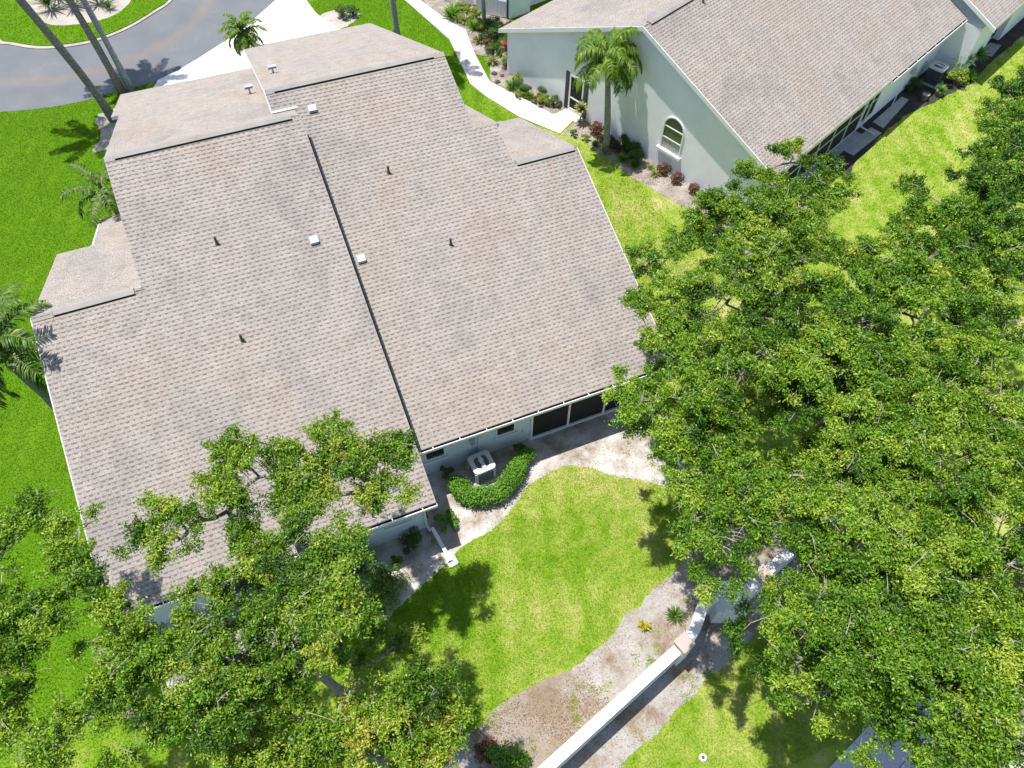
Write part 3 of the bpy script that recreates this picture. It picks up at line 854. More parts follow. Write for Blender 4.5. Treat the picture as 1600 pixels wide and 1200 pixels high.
# hip-and-ridge cap shingles run on where the vents stop
for (x0, x1, y, zz) in ((-4.38, -4.06, RIDGE_L, zl), (1.24, 1.54, RIDGE_R, zr), (7.56, 7.99, RIDGE_R, zr), (-7.62, -7.0, 19.38, zl)):
    mb = MB(); q = zz(y)
    for s in (1, -1):
        mb.face([(x0, y, q + 0.03), (x0, y + s * 0.16, q - 0.035), (x1, y + s * 0.16, q - 0.035), (x1, y, q + 0.03)][::-s], 0)
    mb.build("ridge_cap", 'cap', house)
# white flashing where the halves meet on top
mb = MB(); mb.obox((1.24, 24.74, zr(24.74) + 0.02), (0.90, 0, 0), (0, 0.06, 0.025), (0, 0, 0.03)); mb.build("flashing", 'white', house)
# part step flashing, part painted shadow, where the right half dies under the left
mb = MB(); mb.obox((2.082, 12.70, zr(12.70) + 0.016), (0.105, 0, 0), (0, 11.0, 11.0 * 0.4167), (0, 0, 0.012)); mb.build("flashing_shadow_strip", 'flash_shadow', house)
# rake boards
def rake(pts, w=0.022, h=0.16):
    mb = MB()
    for a, b in zip(pts[:-1], pts[1:]):
        a, b = Vector(a), Vector(b)
        mb.obox(a - Vector((w / 2, 0, h + 0.004)), (w, 0, 0), b - a, (0, 0, h))
    mb.build("rake_board", 'trim', house)
rake([(-7.636, 10.70, zl(10.70)), (-7.636, 19.38, zl(19.38))])
rake([(11.596, 12.66, zr(12.66)), (11.496, 20.92, zr(20.92))])
rake([(1.215, 25.62, zr(25.62)), (1.425, 38.82, zr(25.62) - 13.2 * 0.4167)])
rake([(1.215, 24.78, zr(24.78)), (1.215, 25.62, zr(25.62))])
rake([(-6.397, 24.84, zl(19.38) - 5.46 * 0.4167), (-6.397, 28.02, zl(19.38) - 8.64 * 0.4167)], 0.05)
# walls: side profiles pushed along x
def wall_block(x0, x1, prof, name="wall", mat='stucco'):
    mb = MB()
    a = [(x0, y, z) for y, z in prof]; b = [(x1, y, z) for y, z in prof]
    n = len(prof)
    mb.face(a, 0); mb.face(b[::-1], 0)
    for i in range(n):
        j = (i + 1) % n
        mb.face([a[i], b[i], b[j], a[j]][::-1], 0)
    return mb.build(name, mat, house)
dz = 0.20
wall_block(-4.05, 1.72, [(11.2, 0), (36.3, 0), (36.3, zl(RIDGE_L) - (36.3 - RIDGE_L) * 0.4167 - dz), (RIDGE_L, zl(RIDGE_L) - dz), (11.2, zl(11.2) - dz)])
wall_block(-7.3, -6.4, [(11.2, 0), (24.5, 0), (24.5, zl(19.38) - 5.1 * 0.4167 - dz), (19.38, zl(19.38) - dz), (11.2, zl(11.2) - dz)])
wall_block(-6.4, -4.05, [(11.2, 0), (27.7, 0), (27.7, zl(19.38) - 8.3 * 0.4167 - dz), (19.38, zl(19.38) - dz), (11.2, zl(11.2) - dz)])
wall_block(1.72, 7.6, [(13.12, 0), (38.4, 0), (38.4, zr(RIDGE_R) - 12.8 * 0.4167 - dz), (RIDGE_R, zr(RIDGE_R) - dz), (13.12, zr(13.12) - dz)])
wall_block(7.6, 8.65, [(13.12, 0), (26.0, 0), (26.0, zr(22.5) - 3.5 * 0.4167 - dz), (22.5, zr(22.5) - dz), (13.12, zr(13.12) - dz)])
wall_block(8.65, 11.25, [(13.12, 0), (26.3, 0), (26.3, zr(20.92) - 5.4 * 0.4167 - dz), (20.92, zr(20.92) - dz), (13.12, zr(13.12) - dz)])
# fascia and gutters on the rear eaves
for (x0, x1, y) in ((-7.6, 2.06, EL), (2.15, 11.55, ER)):
    mb = MB(); mb.box(((x0 + x1) / 2, y + 0.012, 2.40), (x1 - x0, 0.02, 0.20)); mb.build("fascia", 'trim', house)
gutter(house, (-7.62, EL - 0.001, 2.475), (2.09, EL - 0.001, 2.475), (0, -1, 0), 10)
gutter(house, (2.15, ER - 0.001, 2.475), (11.55, ER - 0.001, 2.475), (0, -1, 0), 10)
# windows and screened slider on the right half's back wall
YW = 13.12
window(house, (2.40, YW, 0.95), (1, 0, 0), (0, -1, 0), 0.75, 1.05)
window(house, (5.02, YW, 0.95), (1, 0, 0), (0, -1, 0), 0.75, 1.05)
sl_ = MB()
for x in (6.40, 7.87, 9.34, 10.81): sl_.box((x, YW - 0.03, 1.13), (0.075, 0.06, 2.2))
sl_.box((8.605, YW - 0.045, 0.06), (4.6, 0.09, 0.11)); sl_.box((8.605, YW - 0.03, 2.20), (4.33, 0.05, 0.08))
slo = sl_.build("screened_opening", 'white', house)
for k in range(3):
    mb = MB(); mb.box((7.135 + 1.47 * k, YW - 0.012, 1.13), (1.395, 0.02, 2.05)); mb.build("screen_panel", 'screen', slo)
# left half's back wall
window(house, (0.42, 11.2, 1.10), (1, 0, 0), (0, -1, 0), 0.80, 1.0)
window(house, (-4.9, 11.2, 0.25), (1, 0, 0), (0, -1, 0), 1.6, 1.9)
# wall bits
mb = MB(); mb.box((4.13, YW - 0.06, 1.25), (0.17, 0.11, 0.26)); mb.lathe((4.13, YW - 0.17, 1.22), [(0.0, -0.06), (0.07, -0.05), (0.07, 0.05), (0.0, 0.06)], 10)
mb.build("meter_box", 'metal', house)
mb = MB(); mb.tube([(4.36, YW - 0.035, 0.35), (4.36, YW - 0.035, 2.25)], 0.03, 8); mb.build("conduit", 'stucco', house)
mb = MB(); mb.box((6.05, YW - 0.01, 0.72), (0.07, 0.02, 0.1)); mb.build("outlet_cover", 'metal', house)
# downspout at the left half's corner
mb = MB()
mb.obox((1.80, EL - 0.07, 2.28), (0.09, 0, 0), (0, 0.06, 0), (0, 0, 0.09))
mb.tube([(1.845, EL - 0.05, 2.36), (1.80, EL + 0.15, 2.16), (1.72, 11.13, 2.0), (1.72, 11.13, 0.30)], 0.042, 6)
mb.tube([(1.72, 11.13, 0.28), (1.78, 10.98, 0.12)], 0.045, 6)
mb.build("downspout", 'dspout', house)
# roof vents and pipes
def box_vent(x, y, zf):
    z = zf(y)
    mb = MB()
    # low hood: closed top that bends down, open dark mouth facing down the slope
    pr = [(0.15, 0.02), (0.15, 0.10), (0.03, 0.165), (-0.125, 0.135), (-0.125, 0.02)]
    a = [(x - 0.14, y + p, z + p * 0.4167 + q) for p, q in pr]; b = [(x + 0.14, y + p, z + p * 0.4167 + q) for p, q in pr]
    mb.face(a[::-1]); mb.face(b)
    for i in range(len(pr)): 
        j = (i + 1) % len(pr)
        mb.face([a[i], a[j], b[j], b[i]], 1 if i == 3 else 0)
    mb.obox((x - 0.20, y - 0.17, z - 0.17 * 0.4167 + 0.015), (0.40, 0, 0), (0, 0.38, 0.38 * 0.4167), (0, 0, 0.012), 2)
    mb.obox((x - 0.12, y - 0.137, z - 0.13 * 0.4167 + 0.08), (0.24, 0, 0), (0, 0.012, 0), (0, 0, 0.018), 0)
    mb.build("box_vent", ['metal', 'slit', 'cap'], house)
box_vent(2.62, 24.55, zr); box_vent(1.15, 19.40, zl); box_vent(2.48, 19.00, zr)
def pipe_vent(x, y, zf):
    z = zf(y)
    mb = MB(); mb.tube([(x, y, z - 0.02), (x, y, z + 0.30)], 0.042, 10); mb.tube([(x, y, z - 0.02), (x, y, z + 0.07)], [0.07, 0.055], 10)
    mb.build("vent_pipe", 'darkmetal', house)
for x, y, f_ in ((4.42, 21.7, zr), (5.61, 18.7, zr), (-1.81, 20.15, zl), (-1.96, 17.0, zl)): pipe_vent(x, y, f_)
def tee_vent(x, y, z):
    mb = MB(); mb.tube([(x, y, z - 0.05), (x, y, z + 0.26)], 0.04, 10)
    mb.box((x, y, z + 0.30), (0.32, 0.18, 0.09), 0, [1, 0, 1])
    mb.build("tee_vent", ['metal', 'acgrill'], house)
tee_vent(0.85, 29.68, 5.49); tee_vent(1.94, 29.25, 6.36)
# dirty streak: the mouldy brick edging by the downspout

# ================================================================ NEIGHBOUR HOUSE
B1 = Vector((16.19, 31.29, 0)); HU = Vector((0.3517, -0.9361, 0)); HW0 = Vector((0.9361, 0.3517, 0))
HW = (HW0 - HU * 0.043).normalized()
def h2(u, w, z=0.0): return B1 + HU * u + HW * w + Vector((0, 0, z))
nb = thing("neighbour_house", "pale stucco house with shingled gable roof, arched window and white screen door", "house", (22.0, 33.0, 0.0))
PK_U, PK_Z = 4.5, 6.32
def z2(u): return PK_Z - abs(u - PK_U) * 0.4167
V2R = (HU * -CS + Vector((0, 0, SN))); N2R = (HU * SN + Vector((0, 0, CS)))
V2L = (HU * CS + Vector((0, 0, SN))); N2L = (HU * -SN + Vector((0, 0, CS)))
O2R = h2(12.55, 0, z2(12.55)); O2L = h2(-4.75, 0, z2(-4.75))
LR_ = (12.55 - PK_U) / CS; LL_ = (PK_U + 4.75) / CS
W0 = -0.27
O2Rb = h2(14.1, 0, z2(14.1) + 0.72); LRb = (14.1 - PK_U - 1.6) / CS
P2 = [(O2R, V2R, N2R, [(W0, 0), (18.2, 0), (18.2, LR_), (W0, LR_)]),
      (O2L, V2L, N2L, [(W0, 0), (6.0, 0), (6.0, LL_), (W0, LL_)]),
      (O2Rb, V2R, N2R, [(18.1, 0), (34, 0), (34, LRb), (18.1, LRb)])]
mb = MB()
for O, v, n, poly in P2: deck(mb, O, HW, v, poly, 0.19)
roof2 = mb.build("roof", ['roofdeck', 'trim'], nb)
for i, (O, v, n, poly) in enumerate(P2): shingle_field(roof2, O, HW, v, n, poly, 60 + i)
ridge_vent(nb, h2(PK_U, 0.15, PK_Z), h2(PK_U, 6.0, PK_Z), HU)
# gable wall facing the near house
mb = MB()
T = 0.22
prof = [(-4.4, 0), (12.0, 0), (12.0, z2(12.0) - T), (PK_U, PK_Z - T), (-4.4, z2(-4.4) - T)]
a = [h2(u, 0, z) for u, z in prof]; b = [h2(u, 9.6, z) for u, z in prof]
mb.face(a); mb.face(b[::-1])
for i in range(5): mb.face([a[i], b[i], b[(i + 1) % 5], a[(i + 1) % 5]][::-1])
mb.build("gable_wall", 'stucco2', nb)
# wall along the lanai side, continuing behind the screens
def w2(u0, u1, w0, w1, z0, z1, name, mat, thick_u=True, parent=None):
    mb = MB(); mb.obox(h2(u0, w0, z0), HU * (u1 - u0), HW * (w1 - w0), Vector((0, 0, z1 - z0))); return mb.build(name, mat, parent or nb)
w2(8.0, 12.0, 9.602, 18.1, 0, 2.75, "side_wall", 'stucco2')
w2(8.0, 13.55, 18.102, 21.0, 0, 2.75, "side_wall", 'stucco2')
w2(8.0, 13.55, 23.5, 33.8, 0, 2.75, "side_wall", 'stucco2')
w2(8.0, 13.2, 21.002, 23.498, 0, 2.7, "lanai_recess", 'screen')
# lanai screens on the near half
def lanai(u, w0, w1, n, z0, z1):
    fr = MB()
    zz = Vector((0, 0, 1))
    for k in range(n + 1):
        w = w0 + (w1 - w0) * k / n
        fr.obox(h2(u, w - 0.03, z0), HU * 0.055, HW * 0.06, zz * (z1 - z0))
    for k in range(n):
        wa, wb = w0 + (w1 - w0) * k / n + 0.031, w0 + (w1 - w0) * (k + 1) / n - 0.031
        for z in (z0, z0 + (z1 - z0) * 0.42, z1 - 0.05): fr.obox(h2(u, wa, z), HU * 0.05, HW * (wb - wa), zz * 0.05)
    f = fr.build("lanai_frame", 'trim', nb)
    for k in range(n):
        wa, wb = w0 + (w1 - w0) * k / n + 0.032, w0 + (w1 - w0) * (k + 1) / n - 0.032
        m_ = MB(); m_.obox(h2(u + 0.006, wa, z0 + 0.05), HU * 0.012, HW * (wb - wa), zz * (z1 - z0 - 0.1)); m_.build("screen_panel", 'screen', f)
    return f
lanai(12.004, 2.2, 9.4, 5, 0.16, 2.55)
lanai(12.004, 9.62, 10.9, 1, 0.45, 2.55)
lanai(13.204, 21.05, 23.45, 2, 0.2, 2.5)
w2(12.0, 12.42, 2.0, 9.5, 0.0, 0.10, "sill_step", 'slab')
# white rake board of the far half, and gutter with hangers on the near one
mb = MB()
q0, q1 = h2(14.15, 18.09, z2(14.15) + 0.72 - 0.19), h2(6.1, 18.09, z2(6.1) + 0.72 - 0.19)
mb.obox(q0, q1 - q0, HW * -0.06, Vector((0, 0, 0.21))); mb.build("rake_board", 'white', nb)
q0, q1 = h2(12.6, W0 - 0.002, z2(12.6) - 0.20), h2(PK_U, W0 - 0.002, PK_Z - 0.20)
mb = MB(); mb.obox(q0, q1 - q0, HW * -0.03, Vector((0, 0, 0.215))); mb.build("rake_board", 'white', nb)
q0, q1 = h2(-4.8, W0 - 0.002, z2(-4.8) - 0.20), h2(PK_U, W0 - 0.002, PK_Z - 0.20)
mb = MB(); mb.obox(q0, q1 - q0, HW * -0.03, Vector((0, 0, 0.215))); mb.build("rake_board", 'white', nb)
gutter(nb, h2(12.55, 10.0, z2(12.55) - 0.03), h2(12.55, 18.05, z2(12.55) - 0.03), HU, 8)
mb = MB(); mb.tube([h2(12.58, 9.9, z2(12.55) - 0.1), h2(12.12, 9.95, 2.1), h2(12.10, 9.95, 0.16)], 0.04, 6); mb.tube([h2(12.1, 9.95, 0.15), h2(12.9, 9.98, 0.08)], 0.042, 6); mb.build("downspout", 'dspout', nb)
mb = MB(); mb.tube([h2(12.06, 15.0, 0.9), h2(12.06, 15.0, 2.55)], 0.035, 6); mb.build("conduit", 'stucco', nb)
mb = MB(); mb.box(h2(12.10, 14.7, 1.2), (0.2, 0.2, 0.3), math.atan2(HW.y, HW.x)); mb.build("meter_box", 'metal', nb)
mb = MB(); mb.tube([h2(12.3, 12.9, 0.1), h2(12.15, 13.6, 1.3)], 0.02, 6); mb.build("conduit", 'white', nb)
# small vent pipe on the far slope
q = h2(4.94, 3.58, z2(4.94))
mb = MB(); mb.tube([q, q + Vector((0, 0, 0.34))], 0.05, 8); mb.build("vent_pipe", 'darkmetal', nb)
# screen door with charcoal shutters
NW = -HW0
zz = Vector((0, 0, 1))
w_ = MB()
def on_wall(u, z, off=0.0): return h2(u, 0, z) + NW * off
DW, DH = 0.98, 2.06
d0 = 0.30
fr = MB()
for u in (d0, d0 + DW - 0.09): fr.obox(on_wall(u, 0.05, 0.0), HU * 0.09, NW * 0.05, zz * DH)
for z, t_ in ((0.05, 0.20), (0.80, 0.07), (DH - 0.06, 0.11)): fr.obox(on_wall(d0 + 0.09, z, 0.0), HU * (DW - 0.18), NW * 0.05, zz * t_)
door = fr.build("screen_door", 'white', nb)
for z0_, z1_ in ((0.25, 0.80), (0.87, DH - 0.06)):
    mb = MB(); mb.obox(on_wall(d0 + 0.09, z0_, 0.005), HU * (DW - 0.18), NW * 0.015, zz * (z1_ - z0_)); mb.build("screen_panel", 'screen', door)
mb = MB(); mb.obox(on_wall(d0 + DW - 0.07, 1.0, 0.05), HU * 0.03, NW * 0.05, zz * 0.12); mb.build("handle", 'darkmetal', door)
for u in (d0 - 0.30, d0 + DW + 0.02):
    mb = MB()
    mb.obox(on_wall(u, 0.08), HU * 0.26, NW * 0.03, zz * 2.06)
    for k in range(20): mb.obox(on_wall(u + 0.03, 0.16 + k * 0.095, 0.03), HU * 0.20, NW * 0.012, zz * 0.05)
    mb.build("shutter", 'shutter', nb)
mb = MB(); mb.obox(on_wall(d0 - 0.1, 0.0, 0.0), HU * (DW + 0.2), NW * 0.55, zz * 0.06); mb.build("door_step", 'walk', nb)
# arched window
def arch(u0, u1, zs, n=12):
    c = (u0 + u1) / 2; r_ = (u1 - u0) / 2
    return [(c + r_ * math.cos(math.pi * k / n), zs + r_ * math.sin(math.pi * k / n)) for k in range(n + 1)]
u0, u1, zb, zs = 6.36, 7.58, 1.10, 2.30
out_ = [(u1, zb)] + arch(u0, u1, zs) + [(u0, zb)]
t_ = 0.07
inn = [(u1 - t_, zb)] + arch(u0 + t_, u1 - t_, zs) + [(u0 + t_, zb)]
fr = MB()
for i in range(len(out_) - 1):
    A, B, C, D = out_[i], out_[i + 1], inn[i + 1], inn[i]
    fr.hexa([on_wall(*A, 0.001), on_wall(*D, 0.001), on_wall(*C, 0.001), on_wall(*B, 0.001)], [on_wall(*A, 0.05), on_wall(*D, 0.05), on_wall(*C, 0.05), on_wall(*B, 0.05)])
for z in (zs - 0.03, zb + 0.58): fr.obox(on_wall(u0 + t_, z, 0.012), HU * (u1 - u0 - 2 * t_), NW * 0.03, zz * 0.045)
aw = fr.build("arched_window", 'white', nb)
mb = MB(); mb.face([on_wall(u, z, 0.008) for u, z in arch(u0 + t_, u1 - t_, zs)]); mb.build("pane", 'arched_top', aw)
mb = MB(); mb.obox(on_wall(u0 + t_, zb + 0.60, 0.002), HU * (u1 - u0 - 2 * t_), NW * 0.008, zz * (zs - zb - 0.60)); mb.build("pane", 'arched', aw)
mb = MB(); mb.obox(on_wall(u0 + t_, zb, 0.002), HU * (u1 - u0 - 2 * t_), NW * 0.008, zz * 0.58); mb.build("pane", 'curtain', aw)
mb = MB(); mb.obox(on_wall(u0 - 0.1, zb - 0.14, 0.001), HU * (u1 - u0 + 0.2), NW * 0.16, zz * 0.135); mb.build("sill", 'white', aw)

# house farther up the path: only a pale corner of it is seen
far = thing("far_house", "pale grey stucco house corner seen beyond the neighbour's front eave", "house", (20.0, 44.0, 0.0))
mb = MB()
c0 = Vector((16.9, 40.6, 0))
mb.obox(c0, Vector((1.5, 0.35, 0)), Vector((-0.6, 2.2, 0)), Vector((0, 0, 3.4)))
mb.obox(c0 + Vector((1.52, 0.9, 0)), Vector((9, 2.1, 0)), Vector((-1.2, 6, 0)), Vector((0, 0, 3.2)))
mb.build("wall", 'stucco2', far)
mb = MB(); mb.obox(c0 + Vector((1.2, 0.5, 3.42)), Vector((10, 2.3, 0)), Vector((-1.6, 7, 0)), Vector((0, 0, 0.2))); mb.build("roof", 'roofdeck', far)
# low white slatted fence beside it
fence = thing("slatted_fence", "low white slatted fence between the palm and the far house", "fence", (16.3, 41.6, 0))
fa, fb = Vector((15.35, 42.1, 0)), Vector((16.75, 40.7, 0))
fd = (fb - fa); nS = 9
for k in range(nS):
    mb = MB(); p = fa + fd * (k / nS); mb.obox(p + Vector((0, 0, 0.08)), fd * (0.92 / nS), Vector((0.02, 0.02, 0)), Vector((0, 0, 0.95))); mb.build("slat", 'white', fence)
mb = MB()
for z in (0.2, 0.85): mb.obox(fa + Vector((0.022, 0.022, z)), fd, Vector((0.03, 0.03, 0)), Vector((0, 0, 0.08)))
mb.build("rail", 'white', fence)
mb = MB(); mb.obox(fb + Vector((0.03, -0.03, 0)), Vector((0.09, 0, 0)), Vector((0, 0.09, 0)), Vector((0, 0, 1.6))); mb.build("post", 'darkmetal', fence)
lw = thing("white_garden_wall", "short plain white wall behind the strappy plants by the path", "wall", (14.6, 43.6, 0))
mb = MB(); mb.obox((13.9, 44.2, 0), (1.5, -1.4, 0), (0.14, 0.14, 0), (0, 0, 0.9)); mb.build("wall", 'stucco2', lw)
mb = MB(); mb.obox((13.86, 44.2, 0.902), (1.56, -1.45, 0), (0.2, 0.2, 0), (0, 0, 0.06)); mb.build("coping", 'white', lw)

# ================================================================ AIR CONDITIONERS
def rrect(w, d, r_, n=4):
    pts = []
    for cx, cy, a0 in ((w / 2 - r_, d / 2 - r_, 0), (-w / 2 + r_, d / 2 - r_, 90), (-w / 2 + r_, -d / 2 + r_, 180), (w / 2 - r_, -d / 2 + r_, 270)):
        for k in range(n + 1):
            a_ = rad(a0 + 90 * k / n); pts.append((cx + r_ * math.cos(a_), cy + r_ * math.sin(a_)))
    return pts
def ac_unit(name, label, loc, rz, w=0.80, d=0.80, h=0.82, body='acbody', rim='acrim', post='acrim'):
    t = thing(name, label, "air conditioner", (0, 0, 0))
    def sc(p, s_): return [(x * s_, y * s_) for x, y in p]
    base = rrect(w, d, 0.12)
    mb = MB(); mb.box((0, 0, 0.04), (w + 0.18, d + 0.18, 0.08)); mb.build("pad", 'slab', t)
    mb = MB(); mb.hexa([(x, y, 0.082) for x, y in sc(base, 0.95)], [(x, y, h - 0.08) for x, y in sc(base, 0.95)]); mb.build("cabinet", body, t)
    mb = MB()
    for k in range(15):
        z = 0.13 + k * (h - 0.26) / 14
        q = sc(base, 0.985); q0 = sc(base, 0.951); n_ = len(q)
        for i in range(n_):
            j = (i + 1) % n_
            mb.face([(*q0[i], z), (*q0[j], z), (*q[j], z - 0.012), (*q[i], z - 0.012)]); mb.face([(*q[i], z - 0.012), (*q[j], z - 0.012), (*q0[j], z - 0.02), (*q0[i], z - 0.02)])
    mb.build("louvre", body, t)
    for sx, sy in ((1, 1), (1, -1), (-1, 1), (-1, -1)):
        mb = MB(); mb.tube([(sx * (w / 2 - 0.05), sy * (d / 2 - 0.05), 0.08), (sx * (w / 2 - 0.05), sy * (d / 2 - 0.05), h - 0.085)], 0.06, 8); mb.build("corner_post", post, t)
    # top: rounded pale rim around a recessed dark fan opening
    o_ = rrect(w + 0.04, d + 0.04, 0.14); n_ = len(o_)
    ring = [(0.36 * w * 1.05 * math.cos(math.atan2(y, x)), 0.36 * d * 1.05 * math.sin(math.atan2(y, x))) for x, y in o_]
    mb = MB()
    for i in range(n_):
        j = (i + 1) % n_
        mb.face([(*o_[i], h - 0.08), (*o_[j], h - 0.08), (*o_[j], h), (*o_[i], h)])
        mb.face([(*o_[i], h), (*o_[j], h), (*ring[j], h + 0.03), (*ring[i], h + 0.03)])
        mb.face([(*ring[i], h + 0.03), (*ring[j], h + 0.03), (ring[j][0] * 0.97, ring[j][1] * 0.97, h - 0.05), (ring[i][0] * 0.97, ring[i][1] * 0.97, h - 0.05)])
    top = mb.build("top_rim", rim, t)
    mb = MB(); mb.face([(0.97 * x, 0.97 * y, h - 0.05) for x, y in ring]); mb.build("fan_well", 'acdark', t)
    mb = MB()
    for rr_ in (0.10, 0.16, 0.22, 0.28):
        pts = [(rr_ * math.cos(2 * math.pi * k / 20), rr_ * math.sin(2 * math.pi * k / 20), h + 0.022) for k in range(21)]
        mb.tube(pts, 0.006, 4, cap=False)
    for k in range(12):
        a_ = math.pi * 2 * k / 12; mb.tube([(0.05 * math.cos(a_), 0.05 * math.sin(a_), h + 0.03), (0.30 * math.cos(a_), 0.30 * math.sin(a_), h + 0.02)], 0.006, 4)
    mb.build("fan_grille", 'acgrill', t)
    mb = MB(); mb.box((0, 0, h + 0.042), (0.13, 0.74 * d, 0.03)); mb.lathe((0, 0.06, h + 0.05), [(0.0, 0.04), (0.09, 0.03), (0.10, 0.0)], 12); mb.build("fan_bar", rim, t)
    t.location = loc; t.rotation_euler = (0, 0, rz); ORG[t.name] = Vector(loc)
    return t
ac_unit("air_conditioner", "grey air conditioner with pale rim ringed by a clipped hedge", (4.22, 12.44, 0.0), 0.06, 0.76, 0.76, 0.78)
ac_unit("air_conditioner", "dark air conditioner under the oak beside the near house's left half", (-0.95, 10.72, 0.0), 0.0, 0.72, 0.72, 0.75, 'acdark', 'acdark', 'acdark')
acn = ac_unit("air_conditioner", "tall dark air conditioner with white top against the neighbour house", (*h2(12.75, 16.6)[:2], 0.0), math.atan2(HW.y, HW.x), 0.78, 0.78, 0.98, 'acdark', 'acrim', 'acdark')

# ================================================================ SMALL THINGS IN THE YARD
t = thing("downspout_extension", "long white drain trough laid from the house corner to the lawn", "drain pipe", (1.78, 11.0, 0))
mb = MB(); mb.obox((1.80, 10.95, 0.30), (0.12, 0, 0), (0.16, -1.0, -0.20), (0, 0, 0.07)); mb.build("trough", 'dspout', t)
mb = MB(); mb.obox((1.93, 9.98, 0.095), (0.16, 0.02, 0), (0.02, -0.28, -0.02), (0, 0, 0.08)); mb.obox((1.97, 9.71, 0.10), (0.10, 0.01, 0), (0, -0.012, 0), (0, 0, 0.05), 1); mb.build("end_shoe", ['white', 'slit'], t)
t = thing("splash_block", "pale green splash block under the end of the white trough", "splash block", (2.0, 9.85, 0))
mb = MB(); mb.box((2.08, 9.80, 0.035), (0.34, 0.55, 0.05), 0.12)
for s in (-1, 1): mb.box((2.08 + s * 0.15, 9.80 + s * 0.02, 0.085), (0.035, 0.55, 0.05), 0.12)
mb.build("block", 'splash', t)
t = thing("edging_brick", "brown edging brick lying beside the white trough", "brick", (1.86, 10.0, 0))
mb = MB(); mb.box((1.80, 9.93, 0.04), (0.10, 0.42, 0.06), 0.1); mb.build("brick", 'brick', t)
t = thing("hose_coil", "dark coiled garden hose lying on the concrete strip below the wall", "garden hose", (-0.3, 10.95, 0.0))
mb = MB()
pts = [((0.17 + 0.02 * math.sin(k * 0.5)) * math.cos(k * 0.5) - 0.34, 10.92 + (0.17 + 0.02 * math.cos(k * 0.7)) * math.sin(k * 0.5), 0.045 + 0.001 * k) for k in range(52)]
mb.tube(pts, 0.016, 6); mb.build("hose", 'hose', t)
t = thing("valve_cover", "round white irrigation valve cover in the grass near the bottom edge", "valve cover", (6.69, 1.45, 0))
mb = MB(); mb.lathe((6.69, 1.45, 0), [(0.11, 0.0), (0.11, 0.055), (0.095, 0.065), (0.05, 0.062)], 18); mb.build("ring", 'acrim', t)
mb = MB(); mb.lathe((6.69, 1.45, 0), [(0.05, 0.0), (0.05, 0.058), (0.0, 0.058)], 14); mb.build("lid", 'shutter', t)
def pot(loc, r_, h_, label):
    t = thing("planter_pot", label, "plant pot", loc)
    mb = MB(); mb.lathe(loc, [(r_ * 0.7, 0.0), (r_, h_), (r_ * 0.88, h_), (r_ * 0.85, h_ - 0.06)], 16); mb.build("pot", 'terracotta', t)
    mb = MB(); mb.lathe(loc, [(r_ * 0.86, h_ - 0.05), (0.0, h_ - 0.045)], 16); mb.build("soil", 'slab', t)
    return t
pot((34.45, 24.72, 0.012), 0.22, 0.34, "grey planter pot without a plant on the neighbour's bed edge")
pot((35.45, 24.72, 0.012), 0.24, 0.30, "dark planter pot holding a leafy plant beside the neighbour's bed")

# ================================================================ GARDEN WALL
gw = thing("garden_wall", "low white garden wall with square pillars and a curved wing leading to a sign panel", "wall", (7.4, 4.2, 0))
def wall_run(pts, half, ztop, name, capw=0.03):
    """thick wall following pts (centre line), coping on top"""
    P = [Vector((x, y, 0)) for x, y in pts]
    for nm, hw, z0, z1, mt in ((name, half - capw, 0.0, None, 'wallwhite'), ("coping", half, None, None, 'white')):
        L_, R_ = [], []
        for i, p in enumerate(P):
            d = (P[min(i + 1, len(P) - 1)] - P[max(i - 1, 0)]).normalized(); nn = Vector((-d.y, d.x, 0))
            L_.append(p + nn * hw); R_.append(p - nn * hw)
        mb = MB()
        for i in range(len(P) - 1):
            za, zb_ = (ztop[i], ztop[i + 1]) if not isinstance(ztop, float) else (ztop, ztop)
            lo0, lo1, hi0, hi1 = (0, 0, za - 0.08, zb_ - 0.08) if nm == name else (za - 0.078, zb_ - 0.078, za, zb_)
            Z = lambda v, z: (v.x, v.y, z)
            quad = [(L_[i], lo0), (L_[i + 1], lo1), (L_[i + 1], hi1), (L_[i], hi0)]
            mb.face([Z(*q) for q in quad][::-1])
            mb.face([Z(R_[i], lo0), Z(R_[i + 1], lo1), Z(R_[i + 1], hi1), Z(R_[i], hi0)])
            mb.face([Z(L_[i], hi0), Z(R_[i], hi0), Z(R_[i + 1], hi1), Z(L_[i + 1], hi1)][::-1])
            mb.face([Z(L_[i], lo0), Z(R_[i], lo0), Z(R_[i + 1], lo1), Z(L_[i + 1], lo1)])
            if i == 0: mb.face([Z(L_[0], lo0), Z(L_[0], hi0), Z(R_[0], hi0), Z(R_[0], lo0)])
            if i == len(P) - 2: mb.face([Z(L_[-1], lo1), Z(R_[-1], lo1), Z(R_[-1], hi1), Z(L_[-1], hi1)])
        mb.build(nm, mt, gw)
wall_run([(-2.5, 1.36), (2.34, 2.755), (7.15, 4.14)], 0.155, 1.30, "wall_panel")
mb = MB(); d_ = Vector((0.961, 0.277, 0)); n_ = Vector((0.277, -0.961, 0))
mb.obox(Vector((-2.5, 1.36, 1.08)) + n_ * 0.126, d_ * 9.9, n_ * 0.06, (0, 0, 0.06)); mb.build("wall_ledge", 'wallwhite', gw)
def pillar(c, s, h_, rz):
    mb = MB(); mb.box((c[0], c[1], (h_ - 0.1) / 2), (s * 0.86, s * 0.86, h_ - 0.1), rz); p_ = mb.build("pillar", 'wallwhite', gw)
    mb = MB(); mb.box((c[0], c[1], h_ - 0.049), (s, s, 0.10), rz); mb.build("pillar_cap", 'capstone', p_, bevel=0.012)
pillar((7.39, 4.20), 0.47, 1.45, 0.26)
cv = smooth_poly([(7.58, 4.28), (7.90, 4.45), (8.22, 4.70), (8.50, 4.95), (8.78, 5.08), (9.05, 5.10)], False, 4)
